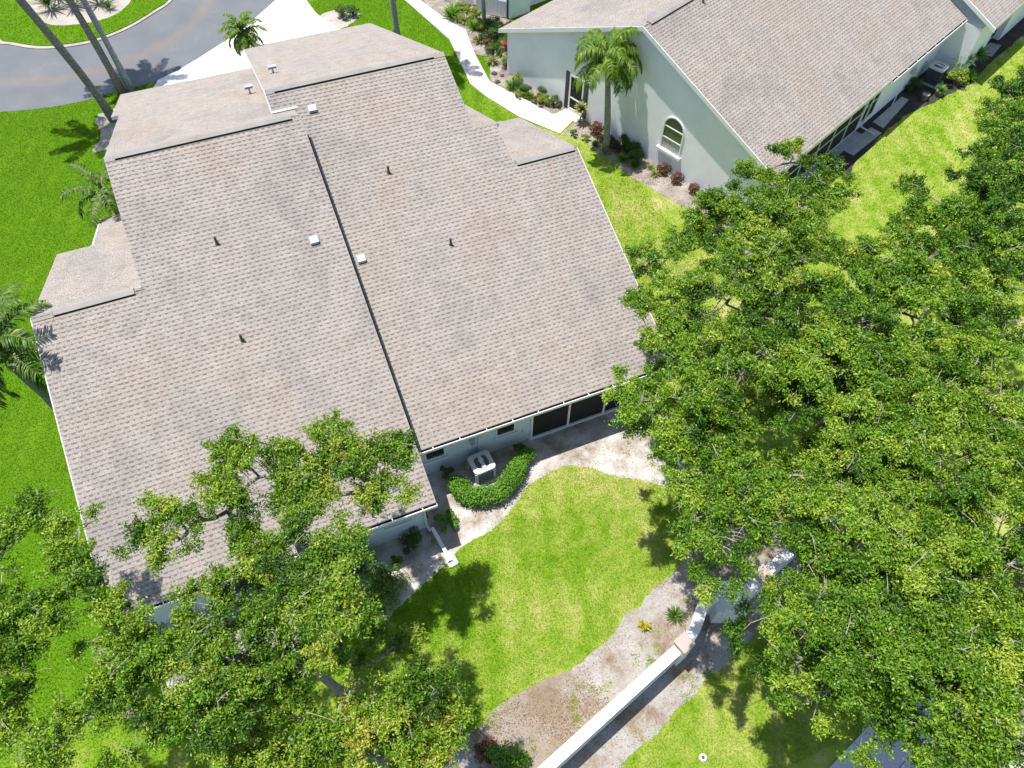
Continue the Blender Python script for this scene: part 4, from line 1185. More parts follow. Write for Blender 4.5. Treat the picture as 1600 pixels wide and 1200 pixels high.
wall_run(cv, 0.165, [1.30 - 0.32 * math.sin(math.pi * min(1, i / (len(cv) - 1))) ** 2 * 0.6 for i in range(len(cv))], "curved_wing")
sd = Vector((0.92, -0.38, 0)).normalized(); sn_ = Vector((-sd.y, sd.x, 0))
sp = Vector((9.10, 5.12, 0))
mb = MB(); mb.obox(sp, sd * 1.15, sn_ * 0.26, (0, 0, 1.55)); mb.build("sign_panel", 'wallwhite', gw)
mb = MB(); mb.obox(sp - sd * 0.02 - sn_ * 0.02 + Vector((0, 0, 1.552)), sd * 1.19, sn_ * 0.30, (0, 0, 0.06)); mb.build("coping", 'white', gw)
mb = MB(); mb.obox(sp - sn_ * 0.46, sd * 0.95, sn_ * 0.455, (0, 0, 1.05)); mb.build("sign_plinth", 'wallwhite', gw)
pillar((10.72, 5.10), 0.47, 1.45, 0.26)
wall_run([(10.2, 4.95), (10.48, 5.02)], 0.155, 1.25, "wall_panel")
wall_run([(10.97, 5.18), (12.1, 5.48), (14.5, 6.15)], 0.155, 1.25, "wall_panel")

# ================================================================ SHRUBS AND SMALL PLANTS
def leaf_part(parent, name, groups, mats, L, W, r, up=0.8, tshift=0.0):
    """groups: (centre, radius, squash, leaf count)"""
    Vs, Fs, Ts = [], [], []; off = 0
    for (c, R_, sq, n) in groups:
        P, N = leaf_ball(c, R_, n, r, squash=sq, up=up)
        keep = P[:, 2] > 0.03
        P, N = P[keep], N[keep]
        V, F = leaf_arrays(P, N, L, W, r)
        Vs.append(V); Fs.append(F + off); off += len(V)
        Ts.append(np.clip(r.normal(0.45 + tshift + r.normal(0, 0.1), 0.22, len(F)), 0, 1))
    return np_mesh(name, np.concatenate(Vs), np.concatenate(Fs), mats, parent, np.concatenate(Ts))

def stems(parent, base, tips, r0=0.02):
    mb = MB()
    for tp in tips:
        b_ = Vector(base); t_ = Vector(tp); m_ = b_.lerp(t_, 0.5) + Vector((0, 0, 0.08))
        mb.tube([b_, m_, t_], [r0, r0 * 0.8, r0 * 0.4], 5)
    return mb.build("stem", 'stem', parent)

def bush(name, label, cat, loc, R_, mat, seed, L=0.07, W=0.035, dens=1.0, group=None, lobes=5, tall=0.8):
    r = np.random.default_rng(seed)
    t = thing(name, label, cat, loc, group)
    gr, tips = [], []
    for k in range(lobes):
        a_ = 2 * math.pi * k / lobes + r.uniform(-.4, .4); q = R_ * r.uniform(0.35, 0.85)
        c = (loc[0] + q * math.cos(a_), loc[1] + q * math.sin(a_), loc[2] + R_ * tall * r.uniform(0.45, 1.25))
        gr.append((c, R_ * r.uniform(0.28, 0.58), 0.9, int(dens * 520 * (R_ / 0.5) ** 2 / lobes * 2.6 * (0.07 * 0.035) / (L * W)))); tips.append(c)
    c = (loc[0], loc[1], loc[2] + R_ * tall * 1.15); gr.append((c, R_ * 0.55, 0.8, int(dens * 260 * (R_ / 0.5) ** 2 * (0.07 * 0.035) / (L * W)))); tips.append(c)
    leaf_part(t, "foliage", gr, mat, L, W, r)
    stems(t, loc, tips, 0.012 + 0.02 * R_)
    return t

def strap_plant(name, label, cat, loc, n, L, W, mat, seed, up=(35, 80), group=None, droop=0.7, stem_h=0.0):
    """rosette of arching blades"""
    r = np.random.default_rng(seed)
    t = thing(name, label, cat, loc, group)
    V, F, T = [], [], []
    for k in range(n):
        az = r.uniform(0, 2 * math.pi); el = rad(r.uniform(*up)); ln = L * r.uniform(0.7, 1.15)
        d = np.array([math.cos(az), math.sin(az), 0]); s = np.array([-math.sin(az), math.cos(az), 0])
        p = np.array(loc) + d * 0.02 + np.array([0, 0, stem_h * r.uniform(0.75, 1.0)]); e = el; i0 = len(V); st = 4; tt = float(np.clip(r.normal(0.5, 0.25), 0, 1))
        for q in range(st + 1):
            w = W * (0.6 + 0.8 * q / st) * (1 - (q / st) ** 2.5) * 0.5 + 0.003
            V.append(p - s * w); V.append(p + s * w)
            p = p + (d * math.cos(e) + np.array([0, 0, math.sin(e)])) * ln / st
            e -= droop * (0.3 + 0.5 * q / st)
            if p[2] < loc[2] + 0.02: p[2] = loc[2] + 0.02
        for q in range(st):
            F.append([i0 + 2 * q, i0 + 2 * q + 1, i0 + 2 * q + 3, i0 + 2 * q + 2]); T.append(tt)
    np_mesh("foliage", np.array(V), np.array(F), mat, t, T)
    if stem_h > 0.05:
        mb = MB(); mb.tube([loc, (loc[0], loc[1], loc[2] + stem_h)], [0.035, 0.022], 6); mb.build("stem", 'stem', t)
    return t

# U shaped hedge round the air conditioner
t = thing("clipped_hedge", "bright green U shaped hedge wrapped around the grey air conditioner", "hedge", (4.4, 11.5, 0))
r = np.random.default_rng(40)
hp = smooth_poly([(3.22, 12.15), (3.30, 11.72), (3.70, 11.42), (4.30, 11.32), (4.85, 11.50), (5.25, 11.85), (5.60, 12.18), (6.00, 12.40)], False, 5)
gr = []
for i, (x, y) in enumerate(hp):
    f_ = i / (len(hp) - 1); R_ = 0.36 + 0.06 * math.sin(i * 1.7) - 0.12 * max(0, f_ - 0.75) * 4
    gr.append(((x + r.normal(0, .03), y + r.normal(0, .03), 0.42 - 0.1 * max(0, f_ - .7)), R_, 1.05, int(340 * (R_ / 0.3) ** 2)))
leaf_part(t, "foliage", gr, 'hedge', 0.065, 0.04, r, up=0.9)
mb = MB()
for x, y in hp[::2]: mb.tube([(x, y, 0), (x + r.normal(0, .04), y + r.normal(0, .04), 0.5)], [0.02, 0.008], 5)
mb.build("stem", 'stem', t)
bush("garden_shrub", "large rounded yellow green shrub at the edge of the sandy strip", "shrub", (-0.38, 9.45, 0), 0.85, 'oak_yellow', 41, 0.085, 0.04, 1.0, None, 8, 0.75)
bush("garden_shrub", "dark green shrub in the shade under the near house's back window", "shrub", (1.05, 10.75, 0), 0.42, 'shrub', 42)
bush("garden_shrub", "small light green shrub between the concrete strip and the dark shrub", "shrub", (0.42, 10.38, 0), 0.26, 'hedge', 43, lobes=3)
bush("garden_shrub", "shaded shrub right of the long white trough", "shrub", (2.42, 11.1, 0), 0.42, 'hedge', 44, tall=0.6)
bush("garden_shrub", "thin dark shrub against the wall left of the air conditioner", "shrub", (3.02, 12.75, 0), 0.25, 'shrub', 45, lobes=3, tall=1.6)
bush("garden_shrub", "low dark shrub by the wall right of the hedge", "shrub", (5.85, 12.75, 0), 0.28, 'shrub', 46)
strap_plant("croton_plant", "small yellow leaved croton on the bare sand by the garden wall", "plant", (6.92, 5.40, 0.006), 40, 0.23, 0.055, 'yellow_croton', 47, (30, 85), None, 0.5, 0.08)
strap_plant("strappy_plant", "dark green grassy clump beside the curved wing of the garden wall", "plant", (8.0, 5.30, 0.006), 80, 0.40, 0.03, 'frond_dark', 48)
bush("garden_shrub", "leafy green shrub at the bottom of the picture by the garden wall", "shrub", (1.50, 3.42, 0), 0.62, 'hedge', 49, 0.09, 0.04, 0.9, None, 8)
bush("garden_shrub", "reddish tipped shrub under the bottom oak near the garden wall", "shrub", (0.98, 3.98, 0), 0.34, 'croton', 50, 0.08, 0.04)
# neighbour's bed along the path: one of each kind, then copies
PB = "border plants along the neighbour's footpath"
g1 = strap_plant("grassy_plant", "biggest arching grassy clump in the border beside the top of the path", "plant", (13.75, 42.0, 0.012), 150, 0.85, 0.04, 'hedge', 70, (35, 85), PB)
dup(g1, (14.55, 40.35, 0.012), 1.0, 0.75, "dark grassy clump beside the shaded bend of the path")
dup(g1, (14.28, 33.9, 0.012), 2.0, 0.62, "grassy clump nearest the far end of the stucco wall's border")
y1 = strap_plant("variegated_plant", "cream striped strappy plant behind the biggest grassy clump", "plant", (14.2, 42.6, 0.012), 90, 0.72, 0.06, 'variegated', 71, (30, 85), PB)
dup(y1, (14.35, 41.2, 0.012), 0.7, 0.85, "cream striped plant in front of the yellow bush by the path")
dup(y1, (14.35, 38.95, 0.012), 1.7, 0.85, "cream striped plant on the little strip of grass by the path")
dup(y1, (14.25, 36.6, 0.012), 2.2, 0.75, "cream striped plant left of the crimson plant")
dup(y1, (15.32, 32.45, 0.012), 2.9, 0.55, "small striped plant in the border left of the lime mound")
l1 = bush("lime_shrub", "yellow lime shrub beside the palm at the top of the border", "shrub", (14.95, 41.3, 0.012), 0.58, 'lime', 72, 0.09, 0.045, 1.0, PB)
dup(l1, (14.72, 42.4, 0.012), 0.6, 0.8, "pale lime shrub in front of the short white wall")
dup(l1, (15.28, 32.0, 0.012), 1.3, 0.72, "low bright lime mound close to the screen door")
dup(l1, (14.3, 33.05, 0.012), 2.1, 0.5, "smallest lime mound in the border along the stucco wall")
s1 = bush("border_shrub", "dark green shrub under the neighbour's front eave corner", "shrub", (15.3, 38.6, 0.012), 0.88, 'shrub', 73, 0.09, 0.045, 1.0, PB, 7)
dup(s1, (15.35, 37.3, 0.012), 1.0, 0.75, "dark shrub behind the crimson plant at the house corner")
dup(s1, (14.75, 33.15, 0.012), 2.0, 0.52, "grey green shrub midway along the stucco wall border")
dup(s1, (15.55, 39.9, 0.012), 2.6, 0.7, "dark shrub below the slatted white fence")
dup(s1, (15.75, 31.65, 0.012), 3.1, 0.5, "leggy pale shrub just left of the screen door")
strap_plant("crimson_plant", "crimson spiky plant by the corner of the neighbour's wall", "plant", (15.15, 36.6, 0.012), 44, 0.5, 0.10, 'red_leaf', 74, (25, 80), PB, 0.5, 0.75)
bush("border_shrub", "bronze and green croton shrub below the crimson plant", "shrub", (14.85, 35.9, 0.012), 0.5, 'variegated', 75, 0.11, 0.05, 0.9, PB)
for (x, y, s, lb) in ((13.93, 35.55, 0.17, "largest dark rock by the path bend, farthest along the border"), (13.80, 34.75, 0.16, "dark rock touching the path edge at its bend"), (14.25, 35.2, 0.13, "dark rock set back behind the largest rock at the path bend"), (14.3, 34.6, 0.1, "smallest dark rock beside the first grassy clump at the wall")):
    t = thing("garden_rock", lb, "rock", (x, y, 0.01), "dark rocks at the path bend")
    mb = MB(); r = np.random.default_rng(int(x * 100 + y * 10))
    mb.lathe((x, y, 0.0), [(s, 0.0), (s * 0.95, s * 0.4), (s * 0.6, s * 0.75), (0.01, s * 0.85)], 9)
    mb.v = [(px + r.normal(0, s * 0.08), py + r.normal(0, s * 0.08), pz + r.normal(0, s * 0.04)) for px, py, pz in mb.v]
    mb.build("rock", 'rock', t, smooth=False)
# plants under the arched window
QB = "border plants below the neighbour's arched window"
strap_plant("variegated_plant", "tall yellow and cream leafy plant right of the screen door", "plant", (16.38, 29.75, 0.012), 120, 0.42, 0.09, 'variegated', 80, (10, 85), QB, 0.5, 0.85)
b1_ = bush("hedge_ball", "small bright green ball plant at the tip of the border by the path end", "plant", (15.62, 28.95, 0.012), 0.24, 'hedge', 81, 0.06, 0.03, 1.2, QB, 4)
dup(l1, (16.05, 28.35, 0.012), 0.4, 0.45, "small lime plant in front of the tall cream leafy plant")["group"] = QB
c1 = bush("croton_shrub", "bronze croton between the door plants and the queen palm", "shrub", (16.75, 28.65, 0.012), 0.50, 'croton', 82, 0.11, 0.05, 0.9, QB)
dup(g1, (16.28, 27.75, 0.012), 0.3, 0.42, "small dark grassy clump left of the queen palm's foot")["group"] = QB
dup(c1, (17.05, 27.9, 0.012), 1.1, 0.6, "small bronze croton behind the queen palm's foot")
dup(s1, (17.5, 27.1, 0.012), 0.5, 0.62, "dark green shrub right of the queen palm's foot")["group"] = QB
dup(g1, (17.0, 26.15, 0.012), 1.5, 0.55, "dark grassy clump in front of the green shrub by the palm")["group"] = QB
dup(s1, (17.55, 25.85, 0.012), 1.9, 0.6, "yellow green shrub below the left edge of the arched window")["group"] = QB
dup(y1, (18.0, 25.15, 0.012), 0.2, 0.45, "small yellow plant directly under the arched window")["group"] = QB
for (x, y, s, lb) in ((18.35, 24.6, 0.85, "tallest bronze croton under the arched window"), (18.62, 23.75, 0.80, "green and bronze croton third from the right end of the border"), (19.0, 22.8, 0.72, "red bronze croton second from the right end of the border"), (19.35, 21.9, 0.66, "red bronze croton at the right end of the border")):
    dup(c1, (x, y, 0.012), x, s, lb)
bush("garden_shrub", "pale leafy shrub at the house corner just left of the big oaks", "shrub", (19.7, 20.6, 0), 0.7, 'oak_yellow', 84, 0.09, 0.04)
fill = np.random.default_rng(500)
PL = [(g1, "grassy clump"), (y1, "cream striped plant"), (l1, "lime mound"), (s1, "dark leafy shrub"), (c1, "bronze croton")]
SP = [(14.0, 41.55, 1, .7, "behind the biggest clump, touching the path edge"), (14.9, 40.0, 2, .7, "below the fence beside the dark grassy clump"), (14.6, 38.2, 4, .8, "in the strip left of the eave corner"),
      (15.0, 38.0, 0, .7, "between the eave corner shrub and the path"), (14.6, 37.4, 3, .55, "just above the bronze and green croton"), (15.2, 35.6, 1, .8, "against the stucco wall corner"),
      (14.75, 34.4, 2, .62, "at the start of the wall border"), (14.55, 33.7, 3, .5, "beside the first grassy clump at the wall"), (14.85, 32.75, 0, .5, "between the shrub and the small striped plant"),
      (15.55, 32.75, 3, .45, "tight against the wall left of the screen door"), (15.05, 32.3, 4, .5, "in the middle of the wall border by the walk"),
      (16.6, 28.0, 4, .55, "left of the queen palm's foot"), (16.95, 27.3, 3, .5, "directly beside the queen palm's foot"), (16.5, 27.0, 1, .45, "in front of the queen palm's trunk"),
      (17.25, 26.7, 4, .55, "behind the grassy clump by the palm"), (17.7, 26.45, 3, .62, "against the wall right of the palm's shadow"), (17.3, 25.5, 0, .5, "at the lawn edge below the arched window"), (17.95, 24.6, 1, .5, "between two crotons under the arched window")]
for (x, y, k, s, where) in SP:
    d_ = dup(PL[k][0], (x, y, 0.012), fill.uniform(0, 6.28), s, PL[k][1] + " " + where)
    d_["group"] = PB if y > 30 else QB
# neighbour's back border
RB = "plants in the neighbour's back border"
d1 = strap_plant("spiky_plant", "tall spiky green plant right of the tall dark air conditioner", "plant", (37.9, 26.0, 0.012), 70, 0.85, 0.08, 'hedge', 85, (15, 85), RB, 0.45, 0.7)
dup(d1, (39.3, 26.3, 0.012), 1.0, 0.85, "spiky green plant at the right end of the neighbour's back border")
dup(g1, (38.0, 25.35, 0.012), 0.4, 0.8, "dark arching clump in front of the tall spiky plant")["group"] = RB
dup(l1, (37.0, 25.3, 0.012), 0.9, 1.2, "yellow bush in front of the tall dark air conditioner")["group"] = RB
strap_plant("potted_fern", "green fern growing in the dark planter pot", "plant", (35.45, 24.72, 0.25), 70, 0.42, 0.04, 'hedge', 86, (20, 85), RB)
dup(s1, (34.5, 25.7, 0.012), 0.9, 0.6, "low shaded shrub between the neighbour's wall and the pots")["group"] = RB
# drive side
bush("garden_shrub", "dark round bush on the pale sand bed beside the driveway", "shrub", (7.72, 44.55, 0.012), 0.55, 'shrub', 88, 0.09, 0.045, 1.0, None, 6)
bush("garden_shrub", "smaller dark bush beside the round bush by the driveway", "shrub", (8.35, 44.35, 0.012), 0.45, 'shrub', 89, 0.09, 0.045)
IB = "palmettos on the street island"
pm = strap_plant("palmetto", "leftmost palmetto clump on the island's pale sand", "palmetto", (-8.3, 51.6, 0.096), 90, 1.2, 0.06, 'frond_dark', 90, (20, 80), IB, 0.45, 0.3)
dup(pm, (-7.0, 51.5, 0.096), 1.0, 1.0, "brownish palmetto in the middle of the island's sand")
dup(pm, (-5.6, 51.2, 0.096), 2.0, 0.95, "green palmetto on the right of the island's sand")
dup(pm, (-5.0, 50.3, 0.096), 2.5, 0.45, "small palmetto tuft at the island sand's near right edge")
dup(pm, (-4.4, 52.4, 0.096), 0.5, 0.9, "palmetto at the far right of the island's sand")
dup(pm, (-7.9, 53.2, 0.096), 1.5, 1.1, "tall palmetto at the far side of the island's sand")

# ================================================================ PALMS
def frond(parent, o, az, el, L, droop, mat, r, nl=44, wl=0.45, hang=0.5):
    """one feather frond: stalk and leaflets in a single mesh"""
    d = np.array([math.cos(az), math.sin(az), 0.0]); s = np.array([-math.sin(az), math.cos(az), 0.0])
    V, F, T, MI = [], [], [], []
    n = 14; p = np.array(o, float); e = el; pts = []; dirs = []
    for k in range(n + 1):
        pts.append(p.copy()); dd = d * math.cos(e) + np.array([0, 0, math.sin(e)]); dirs.append(dd)
        p = p + dd * L / n; e -= droop / n * (0.5 + 1.2 * k / n)
    pts = np.array(pts)
    for k in range(n):
        w0, w1 = 0.030 * (1 - k / n) + 0.006, 0.030 * (1 - (k + 1) / n) + 0.006
        i = len(V); up = np.cross(s, dirs[k])
        V += [pts[k] - s * w0, pts[k] + s * w0, pts[k + 1] + s * w1, pts[k + 1] - s * w1]
        F.append([i, i + 1, i + 2, i + 3]); T.append(0.5); MI.append(1)
    for k in range(nl):
        f_ = 0.14 + 0.86 * (k + r.random()) / nl
        q = f_ * n; i = min(int(q), n - 1); b = pts[i] + (pts[i + 1] - pts[i]) * (q - i); dd = dirs[i]
        ln = wl * (0.45 + 0.55 * math.sin(math.pi * min(1, f_ * 0.9 + 0.08))) * r.uniform(0.85, 1.12)
        for sg in (-1, 1):
            sw = r.uniform(0.35, 0.75)
            dv = s * sg * 0.8 + dd * sw + np.array([0, 0, 0.15 * r.normal() + 0.12]); dv /= np.linalg.norm(dv)
            w = np.cross(dv, np.array([0, 0, 1.0])); w = w / max(np.linalg.norm(w), 1e-3) * 0.019 + np.array([0, 0, 0.006 * r.normal()])
            m1 = b + dv * ln * 0.5; m2 = b + dv * ln * 0.92 + np.array([0, 0, -hang * ln * r.uniform(0.6, 1.2)])
            i0 = len(V); V += [b - w * 0.6, b + w * 0.6, m1 + w * 1.3, m1 - w * 1.3, m2 + w * 0.2, m2 - w * 0.2]
            tt = float(np.clip(r.normal(0.5, 0.22), 0, 1))
            F += [[i0, i0 + 1, i0 + 2, i0 + 3], [i0 + 3, i0 + 2, i0 + 4, i0 + 5]]; T += [tt, tt]; MI += [0, 0]
    return np_mesh("frond", np.array(V), np.array(F), [mat, 'rachis'], parent, T, MI)

def palm(name, label, base, top, r0, r1, n, L, seed, mat='frond', bark='palm_bark', el=(-25, 75), droop=1.5, group=None, wl=0.45, hang=0.5, bow=0.25, boots=False, nl=44):
    r = np.random.default_rng(seed)
    t = thing(name, label, "palm tree", base, group)
    b, tp = Vector(base), Vector(top)
    Hh = (tp - b).length
    K = 10; pts, rs = [], []
    side = Vector((r.normal(), r.normal(), 0)).normalized()
    for k in range(K + 1):
        f_ = k / K
        c = b + Vector(((tp.x - b.x) * (f_ ** 1.25), (tp.y - b.y) * (f_ ** 1.25), (tp.z - b.z) * f_)) + side * (bow * math.sin(math.pi * f_))
        pts.append(c); rs.append((r0 * 1.35 if k == 0 else r0 + (r1 - r0) * f_) * (1 + 0.04 * r.normal()))
    mb = MB(); mb.tube(pts, rs, 14); mb.build("trunk", bark, t, smooth=True)
    mb = MB()
    mb.tube([tp - Vector((0, 0, 0.25)), tp + Vector((0, 0, 0.15)), tp + Vector((0, 0, 0.55))], [r1 * 1.15, r1 * 1.25, r1 * 0.3], 12)
    if boots:
        for k in range(26):
            a_ = k * 2.4; h_ = -0.7 + 0.75 * k / 26
            q = tp + Vector((math.cos(a_) * r1, math.sin(a_) * r1, h_)); mb.tube([q, q + Vector((math.cos(a_) * 0.14, math.sin(a_) * 0.14, 0.22))], [0.05, 0.025], 5)
    mb.build("crownshaft", 'palm_boot' if boots else 'rachis', t, smooth=not boots)
    for k in range(n):
        az = k * 2.39996 + r.uniform(-.25, .25); f_ = (k + 0.5) / n
        e = rad(el[1] + (el[0] - el[1]) * f_ + r.uniform(-8, 8))
        frond(t, tp + Vector((0, 0, 0.25 - 0.3 * f_)), az, e, L * r.uniform(0.85, 1.1), droop * r.uniform(0.8, 1.2), mat, r, nl, wl, hang)
    return t
palm("queen_palm", "queen palm with drooping fronds standing against the neighbour's stucco wall", (16.67, 27.31, 0), (16.22, 27.42, 4.75), 0.17, 0.12, 20, 1.9, 101, 'frond', 'palm_bark_grey', (-5, 80), 1.9, wl=0.48, hang=0.8, bow=0.06, nl=60)
palm("date_palm", "dark palm at the left edge beside the near house's lower left roof", (-8.25, 18.4, 0), (-8.85, 19.0, 5.7), 0.17, 0.15, 22, 2.0, 102, 'frond_dark', 'palm_bark', (-45, 75), 1.4, wl=0.5, hang=0.4, bow=0.1, boots=True)
palm("young_palm", "young feathery palm by the near house's left side wall", (-5.75, 28.9, 0), (-5.95, 28.8, 3.1), 0.12, 0.10, 12, 1.9, 103, 'frond_dark', 'palm_bark', (-20, 70), 1.6, wl=0.42, hang=0.6, bow=0.05, boots=True)
palm("pygmy_palm", "small light green palm at the edge of the white driveway", (1.75, 39.4, 0.04), (1.62, 39.5, 2.75), 0.12, 0.11, 28, 1.2, 104, 'frond', 'palm_bark', (-35, 85), 1.5, wl=0.30, hang=0.45, bow=0.03, boots=True, nl=40)
TG = "tall palms beside the near house's front left corner"
palm("tall_palm", "tall palm nearest the lawn, leftmost of the three at the house corner", (-5.85, 39.0, 0), (-9.7, 40.3, 13.2), 0.19, 0.16, 16, 2.4, 105, 'frond_dark', 'palm_bark', (-35, 70), 1.5, TG, bow=0.15)
palm("tall_palm", "dark tall palm in the middle of the three at the house corner", (-5.21, 41.3, 0), (-7.6, 44.2, 12.8), 0.18, 0.15, 15, 2.2, 106, 'frond_dark', 'palm_bark', (-35, 70), 1.5, TG, bow=0.15)
palm("tall_palm", "lighter tall palm, rightmost of the three at the house corner", (-4.72, 41.3, 0), (-6.3, 44.5, 12.5), 0.15, 0.13, 15, 2.2, 107, 'frond_dark', 'palm_bark_grey', (-35, 70), 1.5, TG, bow=0.15)
palm("tall_palm", "single straight palm trunk behind the near house's front roof edge", (9.9, 40.3, 0), (9.2, 39.2, 12.5), 0.17, 0.15, 14, 2.2, 108, 'frond_dark', 'palm_bark_grey', (-35, 70), 1.5, bow=0.05)
palm("young_palm", "slim palm in the border beside the slatted white fence", (15.35, 40.75, 0), (15.0, 40.1, 3.4), 0.13, 0.10, 12, 1.6, 109, 'frond', 'palm_bark_grey', (-20, 75), 1.6, bow=0.05)

# ================================================================ OAKS
LOBES = {
'A': [(0.12,9.86,7.2,1.00),(1.31,10.03,7.0,0.50),(0.75,10.36,7.1,0.40),(-0.24,10.30,7.2,0.50),(-0.39,11.14,7.2,0.50),(0.59,9.13,6.8,0.55),(-2.17,10.62,7.5,1.00),(-1.22,10.10,7.4,0.60),(-0.86,9.78,7.2,0.45),(-1.32,10.95,7.5,0.40),(-3.09,10.09,7.3,0.85),(-1.73,9.40,7.2,1.00),(-4.17,9.58,7.6,0.80),(-4.94,10.05,7.4,0.35),(-4.34,10.44,7.6,0.40),(-2.89,8.83,7.0,0.90),(-1.64,7.82,7.9,0.90),(-0.76,7.81,8.0,0.55),(-3.82,7.98,6.8,0.75),(-2.62,7.40,6.6,1.20),(-1.27,6.39,8.0,0.90),(-0.89,6.86,8.3,0.70),(-1.84,6.70,8.2,0.80),(-3.64,6.70,6.5,1.10),(-2.28,6.29,6.0,0.90),(-3.12,6.11,6.0,0.90),(-4.08,6.30,6.2,0.80),(-0.83,6.51,8.0,0.45),(-2.61,11.42,7.6,0.40)],
'B': [(-7.22,11.85,7.0,0.65),(-6.69,10.92,7.0,0.60),(-7.85,11.29,7.2,0.70),(-6.45,9.30,7.0,1.10),(-7.53,9.35,7.0,1.10),(-5.72,8.45,6.8,0.80),(-6.17,8.09,6.6,0.90),(-5.53,7.09,6.8,1.10),(-4.68,6.45,6.6,0.90),(-7.94,8.47,7.0,0.90),(-4.46,7.46,6.6,0.80),(-4.28,5.56,6.4,1.00),(-7.62,6.39,6.5,0.90),(-7.12,6.58,6.5,0.40),(-6.23,6.92,6.4,0.50),(-5.63,5.89,6.2,0.90),(-8.09,7.39,6.5,0.70),(-8.71,10.64,7.0,1.20),(-8.70,8.35,7.0,1.20)],
'C': [(-3.35,5.24,5.5,1.10),(-2.16,4.81,5.5,0.85),(-0.99,4.62,5.8,1.00),(-0.04,4.59,5.8,0.70),(-0.12,3.80,5.3,1.10),(-1.42,3.91,5.3,1.10),(-2.87,4.36,5.4,1.10),(0.28,4.05,5.4,0.55),(-3.98,4.78,5.6,1.10),(-0.70,6.52,5.5,0.30),(-0.18,6.06,5.0,0.35),(-1.37,6.00,5.2,0.25)],
'D': [(8.10,9.61,7.0,1.00),(7.29,8.95,6.8,0.80),(7.92,8.23,7.0,1.00),(8.99,8.33,7.6,1.20),(9.03,10.55,7.0,0.55),(9.33,12.25,7.0,0.45),(10.29,13.42,7.0,0.65),(10.47,11.98,7.5,1.00),(11.54,13.90,7.2,0.70),(10.24,10.47,7.8,1.20),(9.39,9.61,7.5,1.00),(10.35,8.80,8.0,1.30),(8.85,7.45,6.8,1.00),(7.68,7.41,6.8,0.50),(7.93,6.74,6.9,0.70),(10.02,8.14,7.0,0.90),(9.21,7.09,6.8,0.80)],
'E': [(15.87,16.10,7.0,0.65),(17.39,16.13,7.2,0.70),(18.54,15.39,7.0,0.65),(14.38,14.68,7.2,1.10),(14.99,13.36,7.8,1.30),(17.20,13.88,7.2,0.70),(13.65,15.21,6.6,0.80),(12.60,12.20,7.8,1.20),(13.35,10.90,8.2,1.40),(11.27,10.88,8.0,1.20),(15.72,11.41,7.5,0.50),(15.02,11.87,8.0,0.80),(11.89,9.61,8.0,1.30),(13.85,12.96,7.6,0.90),(17.19,14.57,7.2,0.60),(15.90,14.96,7.3,0.70)],
'F': [(16.62,10.90,7.5,0.80),(18.97,11.95,7.5,0.75),(20.42,13.35,7.0,0.40),(15.46,8.92,8.0,1.20),(13.99,9.00,8.0,1.30),(17.85,9.85,8.0,1.00),(16.08,8.21,8.2,1.30),(12.38,7.97,8.0,1.30),(13.50,7.29,8.0,1.30),(20.88,11.71,7.2,0.55),(17.97,8.16,8.0,1.20),(15.48,10.11,7.6,0.80),(17.30,10.40,7.7,0.90),(19.72,11.29,7.4,0.70),(18.13,11.73,7.3,0.50),(17.19,9.49,7.8,0.90)],
'G': [(25.33,15.06,7.5,0.90),(23.30,13.51,7.5,0.80),(22.62,12.00,8.0,1.20),(21.95,12.30,7.2,0.60),(27.60,16.31,7.5,0.70),(20.66,10.50,8.0,1.20),(19.96,8.99,8.0,1.30),(19.34,9.75,7.8,1.00),(24.78,12.94,8.0,1.30),(22.58,10.35,8.0,1.30),(24.21,13.95,7.6,0.80),(26.03,14.62,7.6,0.80),(22.58,11.26,7.8,1.00),(22.27,12.12,7.5,0.75),(20.16,10.99,7.5,0.80),(26.89,16.31,7.4,0.60),(25.46,15.53,7.3,0.60)],
'H': [(11.38,6.77,7.8,1.20),(12.04,5.95,8.0,1.30),(13.98,6.26,8.2,1.30),(15.63,6.25,8.2,1.30),(17.41,6.38,8.0,1.20),(14.10,5.09,8.3,1.30),(12.41,4.87,8.2,1.30),(11.11,5.01,7.6,1.20),(15.37,4.64,8.2,1.30),(13.22,3.90,8.0,1.30),(14.49,3.38,8.0,1.30),(10.36,5.21,6.8,0.70),(11.37,7.86,7.8,0.90)],
'I': [(8.36,6.11,7.0,0.90),(7.48,5.72,7.0,0.70),(8.53,5.20,7.5,1.10),(7.40,4.71,7.3,0.85),(6.88,4.22,6.8,0.50),(8.65,4.93,7.4,0.80),(9.44,4.24,7.6,1.10),(8.76,2.72,7.4,0.60),(9.07,3.13,7.8,1.20),(10.17,3.57,8.0,1.20),(11.43,3.56,8.0,1.20),(9.03,3.58,7.2,0.50),(7.48,6.18,7.0,0.60),(6.95,5.13,7.0,0.55),(7.94,5.01,7.3,0.60)],
'J': [(8.22,2.33,7.6,1.10),(7.65,2.11,7.2,0.80),(8.49,1.71,7.8,1.30),(7.60,1.47,7.0,0.75),(8.58,1.16,7.4,0.70),(7.92,1.13,7.0,0.30),(9.68,1.88,8.0,1.30),(9.31,1.03,8.0,1.30),(9.92,0.09,7.8,0.90),(9.07,0.75,7.4,0.50),(10.59,1.35,8.0,1.30),(11.49,2.12,8.2,1.30),(11.69,1.05,8.0,1.30),(10.34,0.33,8.0,1.30),(11.02,-0.09,8.0,1.30),(9.39,-0.40,7.8,1.00),(9.99,-0.57,8.0,1.20),(9.86,-1.37,8.0,1.10),(9.16,-1.07,7.6,0.90),(10.34,2.68,8.0,1.30),(12.59,2.14,8.2,1.30),(12.85,1.33,8.0,1.30)],

}
